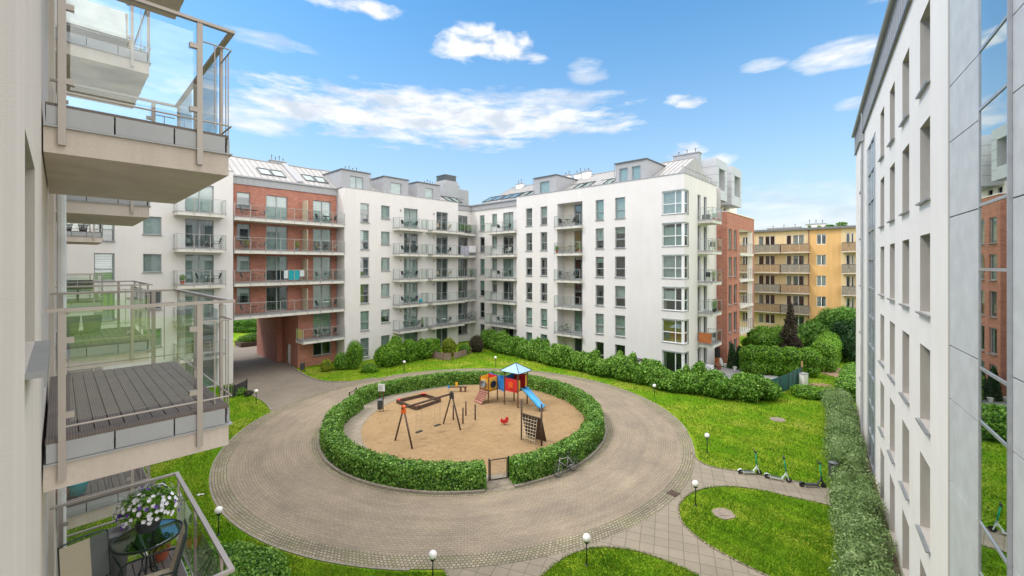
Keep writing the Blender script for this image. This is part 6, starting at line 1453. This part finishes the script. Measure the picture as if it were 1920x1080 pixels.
def patio_items():
    x, y = gp(1328, 701); r = thing('patio_table', 'patio table under a pale lavender cloth beside the white wall', 'table', (x, y, .05), FB.a)
    c = MB(); n = 24; top = []; bot = []
    for i in range(n):
        a = 2*pi*i/n; sx = max(-.45, min(.45, .64*cos(a))); sy = max(-.35, min(.35, .5*sin(a))); k = .05*sin(i*2.6); top.append((sx, sy)); bot.append((sx*(1.06+k), sy*(1.08+k)))
    c.v = [(a, b, .76) for a, b in top]+[(a, b, .12) for a, b in bot]; c.f = [tuple(range(n))]+[(i, n+i, n+(i+1) % n, (i+1) % n) for i in range(n)]; c.mi = [0]*(n+1); c.build('tablecloth', 'white_cloth', r)
    for a in (-.38, .38):
        for b in (-.28, .28): MB().bar((a, b, 0), (a, b, .74), .04, .04).build('leg', 'white_paint', r)
    x, y = gp(1317, 700); r = thing('patio_chair', 'white framed chair with blue grey seat at the patio table', 'chair', (x, y, .05), FB.a-1.2); chair_parts(r, 'lavender_cloth', 'white_paint')
    x, y = gp(1352.5, 688); r = thing('round_folded_table', 'white round table top leaning against the brick wall', 'table top', (x, y, .05), FB.a)
    m = MB(); m.v = [(.40*cos(2*pi*i/24), -.02+.1*sin(2*pi*i/24), .45+.42*sin(2*pi*i/24)) for i in range(24)]+[(.40*cos(2*pi*i/24), .02+.1*sin(2*pi*i/24), .45+.42*sin(2*pi*i/24)) for i in range(24)]
    m.f = [tuple(range(23, -1, -1)), tuple(range(24, 48))]+[(i, (i+1) % 24, 24+(i+1) % 24, 24+i) for i in range(24)]; m.mi = [0]*26; m.build('disc', 'white_paint', r); MB().bar((0, .2, 0), (0, .1, .8), .04, .04).build('prop', 'white_paint', r)
    x, y = gp(1345, 684); r = thing('garden_cabinet', 'tall black cabinet standing in the corner of the patio', 'cabinet', (x, y, .05), FB.a); MB().box(-.42, .42, -.22, .22, .75, 1.75).build('body', 'black_metal', r); MB().box(-.4, .4, -.2, .2, 0, .75).build('base', 'orange_cloth', r); MB().box(-.005, .005, -.226, -.22, .78, 1.72).build('door_gap', 'zinc', r)
    x, y = gp(1346, 692); r = thing('garden_bench', 'low red brown bench in front of the black cabinet', 'bench', (x, y, .05), FB.a+.5)
    for j in range(3): MB().box(-.6, .6, -.2+j*.14, -.08+j*.14, .36, .40).build('slat', 'wood_red', r)
    for xx in (-.5, .5): MB().box(xx-.04, xx+.04, -.18, .18, 0, .36).build('leg', 'wood_red', r)
    for i, (px, py, mt, lb) in enumerate(((1360, 689, 'white_paint', 'small white pot by the brick wall next to the table top'), (1378, 695, 'stucco_offwhite', 'pale pot between the two slim conifers'))):
        x, y = gp(px, py); MBp = MB().lathe(0, 0, [(.12, 0), (.18, .3), (.19, .32), (.15, .32)], 14); o = MBp.build('flower_pot', mt); o.location = (x, y, .05); tag(o, lb, 'pot', 'pots on the patio')
def chair_parts(r, seat='charcoal', frame='black_metal', arms=True):
    MB().box(-.22, .22, -.22, .22, .42, .45).build('seat', seat, r); b = MB(); V = [(-.22, .20, .50), (.22, .20, .50), (.22, .30, .88), (-.22, .30, .88)]
    b.v = V+[(a, y_+.02, z) for a, y_, z in V]; b.f = [(0, 1, 2, 3), (7, 6, 5, 4), (0, 4, 5, 1), (1, 5, 6, 2), (2, 6, 7, 3), (3, 7, 4, 0)]; b.mi = [0]*6; b.build('backrest', seat, r)
    for xx in (-.24, .24):
        MB().tube([(xx, -.24, 0), (xx, -.22, .42), (xx, -.20, .64), (xx, .26, .66)] if arms else [(xx, -.24, 0), (xx, -.22, .43)], .012, 6).build('leg', frame, r); MB().tube([(xx, .30, 0), (xx, .20, .44), (xx, .31, .90)], .012, 6).build('leg', frame, r)
patio_items()

# ================================================================== BALCONY FURNITURE
def lite_chair(seat, frame):
    m = MB().box(-.22, .22, -.22, .22, .42, .45, 0); m.bar((0, .22, .47), (0, .30, .88), .44, .02, 0, up=(0, 1, 0))
    for xx in (-.23, .23):
        m.tube([(xx, -.24, 0), (xx, -.22, .42), (xx, -.20, .62), (xx, .26, .64)], .014, 5, 1); m.tube([(xx, .28, 0), (xx, .2, .44), (xx, .31, .88)], .014, 5, 1)
    me = m.build('balcony_chair', [seat, frame]); COL.objects.unlink(me); return me
def lite_table(top, frame, rnd_=True):
    m = MB(); m.lathe(0, 0, [(.30, .69), (.32, .70), (.32, .72), (.30, .73)], 16, 0)
    for k in range(3): a = 2*pi*k/3; m.tube([(.05*cos(a), .05*sin(a), .69), (.26*cos(a), .26*sin(a), 0)], .013, 5, 1)
    me = m.build('balcony_table', [top, frame]); COL.objects.unlink(me); return me
CH = [lite_chair('charcoal', 'black_metal'), lite_chair('chair_grey', 'zinc_dark'), lite_chair('beige_screen', 'wood_brown'), lite_chair('white_paint', 'white_paint')]
TB = [lite_table('charcoal', 'black_metal'), lite_table('wood_brown', 'black_metal'), lite_table('white_paint', 'zinc_dark')]
def mk_plant(leaf, h, pot):
    m = MB().lathe(0, 0, [(.11, 0), (.16, .28), (.17, .30), (.14, .30)], 12).build('flower_pot', pot); COL.objects.unlink(m)
    n = 260; d = NR.normal(size=(n, 3)); d /= np.linalg.norm(d, axis=1)[:, None]; P = d*np.array([.24, .24, h*.45])*NR.uniform(.4, 1.1, n)[:, None]+np.array([0, 0, .28+h*.42]); l_ = leaf_mesh('foliage', leaf, P, d, .09, .45); COL.objects.unlink(l_); return m, l_
PL = [mk_plant('leaf_hedge', .6, 'terracotta'), mk_plant('leaf_bright', .8, 'plastic_grey'), mk_plant('leaf_tree', 1.1, 'charcoal')]
ORD = ['ground', 'first', 'second', 'third', 'fourth', 'fifth']
def plc(src, fr, x, y, z, rz, label, cat, group):
    o = src.copy(); COL.objects.link(o); o.location = fr.P(x, y, z); o.rotation_euler = (0, 0, fr.a+rz); tag(o, label, cat, group); return o
def plant(i, fr, x, y, z, label):
    m, l_ = PL[i]; r = thing('potted_plant', label, 'potted plant', fr.P(x, y, z), 0, 'potted plants on the balconies')
    for s_ in (m, l_): o = s_.copy(); COL.objects.link(o); o.parent = r
COLD = {'brick_l': 'left end of the brick section', 'brick_r': 'right end of the brick section', 'brick_m': 'middle of the brick section', 'b3': 'first column right of the brick section', 'b4': 'second column right of the brick section', 'ib': 'inner corner column', 'ic': 'column right of the inner corner', 'lo': 'loggia column', 'a2': 'column left of the brick section'}
def seat_group(fr, col, k, x0, x1, y, ci=0, ti=0, n=2):
    z = lvl(k)+.005; xc = (x0+x1)/2; d = COLD[col]; w = min(.72, (x1-x0)/2-.25)
    plc(TB[ti], fr, xc, y, z, 0, f'small round table on the {ORD[k]} floor balcony, {d}', 'table', 'small tables on the balconies')
    for i, sx in enumerate((-1, 1)[:n]): plc(CH[ci], fr, xc+sx*w, y, z, (-sx)*pi/2*-1+pi if False else (pi/2 if sx < 0 else -pi/2), f"{['dark', 'grey', 'wooden', 'white'][ci]} chair {['left', 'right'][i]} of the table, {ORD[k]} floor balcony, {d}", 'chair', 'chairs on the balconies')
for k, a in ((5, (0, 0)), (4, (0, 0)), (3, (0, 0)), (2, (0, 0)), (1, (1, 0))): seat_group(FB, 'b3', k, MW['b3'][0]+.5, MW['b3'][1]-1.0+(.6 if k == 1 else 0), -.75, *a)
for k, a in ((5, (2, 1)), (4, (0, 0)), (3, (2, 1)), (1, (1, 2))): seat_group(FB, 'b4', k, MW['b4'][0]+.4, MW['b4'][1]-1.1, -.75, *a)
for k, a in ((5, (0, 2)), (4, (3, 0)), (3, (0, 2)), (1, (1, 0))): seat_group(FC, 'ic', k, IC['c'][0]+.9, IC['c'][1]-.4, IC['c'][2]-.75, *a)
for k, a in ((5, (0, 0)), (3, (1, 0))): seat_group(FC, 'lo', k, RW['log'][0]+.2, RW['log'][1]-1.2, .3, *a)
seat_group(FC, 'lo', 4, RW['log'][0]+.3, RW['log'][1]-.5, .3, 2, 1)
for k, a in ((4, (1, 0)), (3, (0, 0))): seat_group(FB, 'a2', k, A2B[0]+1.4, A2B[1]-.3, -.75, *a)
for k in (2, 3, 4, 5):
    seat_group(FB, 'brick_l', k, 11.3, 14.0, .6, 1, 0); 
    seat_group(FB, 'brick_r', k, 18.2, 20.3, .6, (0, 1, 2, 0)[k-2], (2, 0, 1, 0)[k-2])
seat_group(FB, 'brick_r', 1, 18.0, 20.4, .6, 0, 0)
plant(1, FB, 12.2, 1.1, lvl(4), 'leafy potted plant, fourth floor balcony, left end of the brick section')
plant(1, FB, 16.4, .6, lvl(4), 'leafy potted plant beside the screen, fourth floor balcony, brick section')
plant(2, FB, MW['b3'][1]-.5, -.8, lvl(1), 'tall potted plant, first floor balcony, first column right of the brick section')
plant(0, FB, A2B[0]+.45, -.8, lvl(3), 'leafy potted plant, third floor balcony, column left of the brick section')
for i in range(6): plant(2, FB, IC['b'][0]+.35+i*.33, .0, lvl(5), f"{ORD[i] if i else 'leftmost'} tall reedy plant{'' if not i else ' after the leftmost one'}, fifth floor balcony, inner corner column")
plant(1, FB, IC['b'][1]-.5, .1, lvl(3), 'bushy potted plant, third floor balcony, inner corner column')
plant(0, FC, RW['log'][0]+.0, -.1, lvl(4), 'potted plant at the left end, fourth floor balcony, loggia column')
plant(0, FC, RW['log'][1]-.3, -.1, lvl(4), 'potted plant at the right end, fourth floor balcony, loggia column')
# side balconies beside the corner bay (world frame B: x = s, y = t-43)
def sb(s_, t_, z): return FB.P(s_, t_-43, z)
class SF: P = staticmethod(lambda x, y, z=0: FB.P(x, y-43, z)); a = FB.a
for (k, s_, t_, i, lb) in ((2, 43.6, 13.7, 2, 'large leafy potted plant, second floor balcony beside the corner bay'), (2, 42.9, 13.6, 2, 'tall potted plant left of the large one, second floor balcony beside the bay'), (3, 43.7, 13.9, 1, 'potted plant, third floor balcony beside the corner bay'), (1, 42.0, 13.7, 0, 'potted plant behind the orange cloth, first floor balcony beside the bay'), (5, 43.6, 13.8, 0, 'small potted plant, fifth floor balcony beside the corner bay')): plant(i, SF, s_, t_, lvl(k), lb)
for (k, s_, t_, c_, lb) in ((3, 42.3, 14.0, 0, 'dark chair, third floor balcony beside the corner bay'), (4, 43.4, 13.9, 1, 'grey chair, fourth floor balcony beside the corner bay'), (1, 43.5, 13.9, 1, 'grey chair, first floor balcony beside the corner bay')):
    o = CH[c_].copy(); COL.objects.link(o); o.location = sb(s_, t_, lvl(k)); o.rotation_euler = (0, 0, FB.a+2.0); tag(o, lb, 'chair', 'chairs on the balconies')
def hang(fr, x0, x1, y, z0, z1, mat, label, cat, name='hanging_cloth', axis='x'):
    m = MB(); n = 8
    for i in range(n):
        a, b = x0+(x1-x0)*i/n, x0+(x1-x0)*(i+1)/n; ya, yb = y+.012*(i % 2), y+.012*((i+1) % 2)
        m.quad((a, ya, z0), (b, yb, z0), (b, yb, z1), (a, ya, z1)); m.quad((a, ya+.006, z1), (b, yb+.006, z1), (b, yb+.006, z0), (a, ya+.006, z0)); m.quad((a, ya, z1), (b, yb, z1), (b, yb+.006, z1), (a, ya+.006, z1)); m.quad((a, ya, z0), (a, ya+.006, z0), (b, yb+.006, z0), (b, yb, z0))
    cx = (x0+x1)/2; m.v = [(p[0]-cx, p[1]-y, p[2]-z0) for p in m.v]; o = m.build(name, mat); o.location = fr.P(cx, y, z0); o.rotation_euler.z = fr.a; return tag(o, label, cat)
hang(FB, IC['b'][0]+.02, IC['b'][0]+1.35, -.42, lvl(4)-.1, lvl(4)+1.15, 'lavender_cloth', 'lavender cloth screen hung over the fourth floor railing at the inner corner', 'cloth')
hang(FB, IC['b'][0]+1.40, IC['b'][1]-.1, -.42, lvl(4)+.35, lvl(4)+1.2, 'white_cloth', 'white cloth hung over the fourth floor railing beside the lavender screen', 'cloth')
m = MB(); m.v = []; m.box(0, .012, 0, 1.15, 0, .95); o = m.build('orange_banner', 'orange_cloth'); o.location = sb(41.44, 13.35, lvl(1)+.10); o.rotation_euler.z = FB.a; tag(o, 'orange cloth fixed to the first floor railing beside the corner bay', 'cloth')
m = MB().box(0, .3, 0, .7, 0, .45).box(-.006, 0, .05, .65, .05, .40); o = m.build('air_conditioner', 'plastic_grey'); o.location = sb(41.75, 13.6, lvl(5)+.02); o.rotation_euler.z = FB.a; tag(o, 'grey air conditioning box, fifth floor balcony beside the corner bay', 'air conditioner')
x, y, z = FB.P(MW['b3'][1]-.75, -.8, lvl(2)+.25); o = MB().ball((0, 0, 0), .25, 14, 10).build('exercise_ball', 'teal', smooth=True); o.location = (x, y, z); tag(o, 'turquoise ball, second floor balcony, first column right of the brick section', 'ball')
# laundry rack on the brick balcony
lx0, lx1 = s_at(530, 43.6), s_at(568, 43.6); r = thing('laundry_rack', 'drying rack with turquoise towels on the third floor brick balcony', 'drying rack', FB.P((lx0+lx1)/2, .55, lvl(3)), FB.a); w = (lx1-lx0)/2
m = MB()
for yy in (-.25, .25): m.tube([(-w, yy, 1.02), (w, yy, 1.02)], .012, 5); m.tube([(-w*.8, -yy, 0), (-w*.8, yy, 1.02)], .012, 5); m.tube([(w*.8, -yy, 0), (w*.8, yy, 1.02)], .012, 5)
m.build('frame', 'white_paint', r)
for (a, b, mt, h) in ((-w, -w*.62, 'white_cloth', .75), (-w*.55, -w*.02, 'teal', .9), (w*.03, w*.52, 'teal', .88), (w*.57, w, 'white_cloth', .6)):
    m = MB()
    for i in range(6):
        u, v = a+(b-a)*i/6, a+(b-a)*(i+1)/6; p, q_ = .015*(i % 2), .015*((i+1) % 2); m.quad((u, -.27-p, 1.04-h), (v, -.27-q_, 1.04-h), (v, -.27-q_, 1.04), (u, -.27-p, 1.04)); m.quad((u, -.27-p, 1.04), (v, -.27-q_, 1.04), (v, -.20, 1.03), (u, -.20, 1.03))
    m.build('towel', mt, r)
bx, by, bz = FC.P(RW['log'][0]+1.0, .05, lvl(1)+.02); bicycle((bx, by, bz), FC.a+pi, 'dark bicycle standing on the first floor loggia balcony', group='bicycles kept on balconies', frame='charcoal')
bx, by, bz = FB.P(IC['b'][1]-.75, .15, lvl(1)+.02); bicycle((bx, by, bz), FB.a+.2, 'bicycle on the first floor balcony at the inner corner', group='bicycles kept on balconies', frame='charcoal')

# ================================================================== NEAR BALCONIES' THINGS
def A3(s_, t_, z): return FA.P(t_, -s_, z)
def garden_chair(s_, t_, z, rz, label):
    r = thing('garden_chair', label, 'chair', A3(s_, t_, z), rz, 'striped garden chairs on the near balcony')
    def cloth(P, nm):
        m = MB(); a, b, c, d = [Vector(p) for p in P]; segs = [(0, .62, 'chair_cream'), (.62, 1, 'chair_mesh')]
        for (u0, u1, mt) in segs:
            q = [a.lerp(b, u0), a.lerp(b, u1), d.lerp(c, u1), d.lerp(c, u0)]; n = (q[1]-q[0]).cross(q[3]-q[0]).normalized()*.008; base = len(m.v); m.v += [tuple(v) for v in q]+[tuple(v+n) for v in q]
            for f in ((0, 1, 2, 3), (7, 6, 5, 4), (0, 4, 5, 1), (1, 5, 6, 2), (2, 6, 7, 3), (3, 7, 4, 0)): m.f.append(tuple(base+i for i in f)); m.mi.append(0 if u0 == 0 else 1)
        return m.build(nm, ['chair_stripes', 'chair_mesh'], r)
    cloth([(-.25, .22, .44), (.25, .22, .44), (.25, .36, .98), (-.25, .36, .98)], 'backrest'); cloth([(-.25, -.25, .44), (.25, -.25, .44), (.25, .22, .42), (-.25, .22, .42)], 'seat')
    for xx in (-.28, .28):
        MB().tube([(xx, -.34, .01), (xx, -.30, .42), (xx, -.27, .60), (xx, -.20, .65), (xx, .16, .66), (xx, .29, .64)], .013, 8).build('armrest', 'green_black', r, smooth=True)
        MB().tube([(xx*.9, .40, .01), (xx*.9, .22, .42), (xx*.9, .37, 1.0)], .013, 8).build('leg', 'green_black', r, smooth=True)
    MB().tube([(-.252, .37, 1.0), (0, .38, 1.03), (.252, .37, 1.0)], .013, 8).build('top_bar', 'green_black', r); MB().tube([(-.28, -.28, .40), (.28, -.28, .40)], .011, 6).build('crossbar', 'green_black', r)
    return r
striped('chair_stripes', (.58, .51, .39), (.50, .43, .31), .03)
aW = FA.a
garden_chair(.27, 7.40, 5.805, aW-pi/2+.16, 'garden chair with cream striped backrest nearest the house wall, near lower balcony').scale = (.88, .88, .92)
garden_chair(.76, 6.92, 5.805, aW+pi-.14, 'garden chair seen from above beside the glass railing, near lower balcony')
r = thing('bistro_table', 'round green glass bistro table on the near lower balcony', 'table', A3(.84, 7.62, 5.805), 0)
MB().lathe(0, 0, [(.355, .705), (.365, .71), (.365, .722), (.355, .727)], 36).build('tabletop', 'table_glass', r, smooth=False); MB().torus((0, 0, .712), .372, .016, (0, 0, 1), 40, 8).build('rim', 'green_black', r, smooth=True)
for k in range(4): a = 2*pi*k/4+.4; MB().tube([(.30*cos(a), .30*sin(a), .01), (.10*cos(a), .10*sin(a), .18), (.05*cos(a), .05*sin(a), .45), (.20*cos(a), .20*sin(a), .69)], .011, 8).build('leg', 'green_black', r, smooth=True)
MB().torus((0, 0, .22), .11, .009, (0, 0, 1), 20, 6).build('ring', 'green_black', r)
r = thing('petunia_pot', 'big pot of white and purple petunias on the bistro table', 'flower pot', A3(.86, 7.78, 6.535)); c0 = np.array([0, 0, .34])
MB().lathe(0, 0, [(.12, 0), (.17, .18), (.18, .20), (.15, .20)], 18).build('pot', 'charcoal', r)
n = 2600; d = NR.normal(size=(n, 3)); d /= np.linalg.norm(d, axis=1)[:, None]; P = d*np.array([.34, .34, .21])*NR.uniform(.5, 1.0, n)[:, None]+c0; leaf_mesh('foliage', 'leaf_hedge', P, d, .045, .5, parent=r)
for nm, mt, n in (('white_petals', 'petal_white', 130), ('purple_petals', 'petal_purple', 34)):
    d = NR.normal(size=(n, 3)); d[:, 2] = np.abs(d[:, 2])*.9+.0; d[:, :2] += 0; d /= np.linalg.norm(d, axis=1)[:, None]; m = MB()
    for v in d:
        v = Vector(v); p = Vector((v.x*.36, v.y*.36, v.z*.24))+Vector(c0)+Vector((0, 0, random.Random(int(v.x*1e4)).uniform(-.12, .02))); u = v.orthogonal().normalized(); w = v.cross(u); rr_ = .025
        for k in range(5):
            a = 2*pi*k/5; e = 2*pi/10; m.quad(tuple(p), tuple(p+(u*cos(a-e)+w*sin(a-e))*rr_*.9+v*.008), tuple(p+(u*cos(a)+w*sin(a))*rr_*1.15+v*.012), tuple(p+(u*cos(a+e)+w*sin(a+e))*rr_*.9+v*.008))
    tag(m.build('petals', mt, r), kind='stuff')
r = thing('tall_planter', 'tall tapered grey planter behind the bistro table', 'planter', A3(.55, 8.18, 5.805)); MB().lathe(0, 0, [(.11, 0), (.155, .64), (.165, .66), (.14, .66), (.13, .60)], 22).build('pot', 'plastic_grey', r, smooth=True)
r = thing('potted_plant', 'terracotta pot with yellow green leaves at the outer corner of the near lower balcony', 'potted plant', A3(1.06, 8.25, 5.805)); MB().lathe(0, 0, [(.07, 0), (.11, .14), (.12, .16), (.10, .16)], 18).build('flower_pot', 'terracotta', r)
n = 500; d = NR.normal(size=(n, 3)); d /= np.linalg.norm(d, axis=1)[:, None]; leaf_mesh('foliage', 'leaf_yellow', d*np.array([.15, .15, .14])*NR.uniform(.4, 1, n)[:, None]+np.array([0, 0, .26]), d, .05, .4, parent=r)
r = thing('turquoise_pot', 'round turquoise flower pot on the next balcony beyond the bistro table', 'flower pot', A3(.25, 11.75, 5.805)); MB().lathe(0, 0, [(.11, 0), (.16, .22), (.17, .24), (.14, .24), (.13, .20)], 22).build('pot', 'teal', r, smooth=True)
r = thing('small_pot', 'small terracotta pot with a pink plant beside the turquoise pot', 'flower pot', A3(.03, 11.72, 5.805)); MB().lathe(0, 0, [(.08, 0), (.12, .16), (.12, .17)], 16).build('pot', 'terracotta', r)
n = 200; d = NR.normal(size=(n, 3)); d /= np.linalg.norm(d, axis=1)[:, None]; leaf_mesh('foliage', 'petal_pink', d*.11+np.array([0, 0, .24]), d, .04, .5, parent=r)
for i, (s_, lb) in enumerate(((.17, 'dark grey square planter nearer the wall on the second near balcony'), (.52, 'dark grey square planter nearer the railing on the second near balcony'))):
    r = thing('square_planter', lb, 'planter', A3(s_, 13.6, 8.705), FA.a, 'square planters on the second near balcony'); m = MB(); m.v = [(-.13, -.13, 0), (.13, -.13, 0), (.13, .13, 0), (-.13, .13, 0), (-.16, -.16, .36), (.16, -.16, .36), (.16, .16, .36), (-.16, .16, .36)]
    m.f = [(3, 2, 1, 0), (0, 1, 5, 4), (1, 2, 6, 5), (2, 3, 7, 6), (3, 0, 4, 7)]; m.mi = [0]*5; m.quad((-.14, -.14, .32), (.14, -.14, .32), (.14, .14, .32), (-.14, .14, .32)); m.build('pot', 'plastic_grey', r)
# fabric lounger on the upper second balcony
r = thing('garden_swing', 'pale fabric garden swing seat on the high balcony at the top left', 'garden swing', A3(.5, 12.0, 14.505), FA.a-pi/2)
def slab4(P, th, nm, mt, par):
    m = MB(); a, b, c, d = [Vector(p) for p in P]; n = (b-a).cross(d-a).normalized()*th; m.v = [tuple(v) for v in (a, b, c, d)]+[tuple(v+n) for v in (a, b, c, d)]
    m.f = [(0, 1, 2, 3), (7, 6, 5, 4), (0, 4, 5, 1), (1, 5, 6, 2), (2, 6, 7, 3), (3, 7, 4, 0)]; m.mi = [0]*6; return m.build(nm, mt, par)
slab4([(-.47, .50, .50), (.50, .50, .50), (.50, .62, 1.22), (-.47, .62, 1.22)], .04, 'backrest', 'awning_cloth', r); slab4([(-.47, -.02, .42), (.50, -.02, .42), (.50, .48, .44), (-.47, .48, .44)], .06, 'seat', 'awning_cloth', r)
for xx in (-.5, .53): MB().tube([(xx, -.1, .0), (xx, .1, .45), (xx, .52, .48), (xx, .64, 1.22)], .025, 8).tube([(xx, .55, 0), (xx, .5, .46)], .02, 8).build('side_frame', 'awning_trim', r, smooth=True)
MB().tube([(-.5, .52, .46), (.53, .52, .46)], .03, 8).build('rail', 'awning_trim', r)
plant(1, FA, 13.7, -1.05, 14.505, 'green potted plant at the corner of the high balcony at the top left')
# things on the third stack of near balconies
for (k, s_, t_, i, lb) in ((4, .25, 25.3, 2, 'leafy potted plant nearest the wall on the distant balcony of the beige facade'), (4, .7, 25.2, 2, 'leafy potted plant in the middle of the distant balcony of the beige facade')): plant(i, FA, t_, -s_, lvl(k)+.005, lb)
for (k, s_, t_, c_, lb) in ((4, 1.0, 25.6, 0, 'dark chair behind the plants on the distant balcony of the beige facade'), (3, .3, 25.6, 0, 'dark chair nearest the wall, third floor, distant balcony of the beige facade'), (3, .8, 25.6, 0, 'dark chair nearest the railing, third floor, distant balcony of the beige facade')):
    o = CH[c_].copy(); COL.objects.link(o); o.location = A3(s_, t_, lvl(k)+.005); o.rotation_euler = (0, 0, FA.a-pi/2); tag(o, lb, 'chair', 'chairs on the balconies')
x, y = gp(376, 930); o = MB().prism([(-.16, -.04), (-.02, -.07), (.02, .0), (.16, .03), (.08, .09), (-.03, .05), (-.10, .07)], .03, .05).build('paper_scrap', 'white_paint'); o.location = (x, y, .02); tag(o, 'scrap of white paper lying on the left lawn', 'litter')
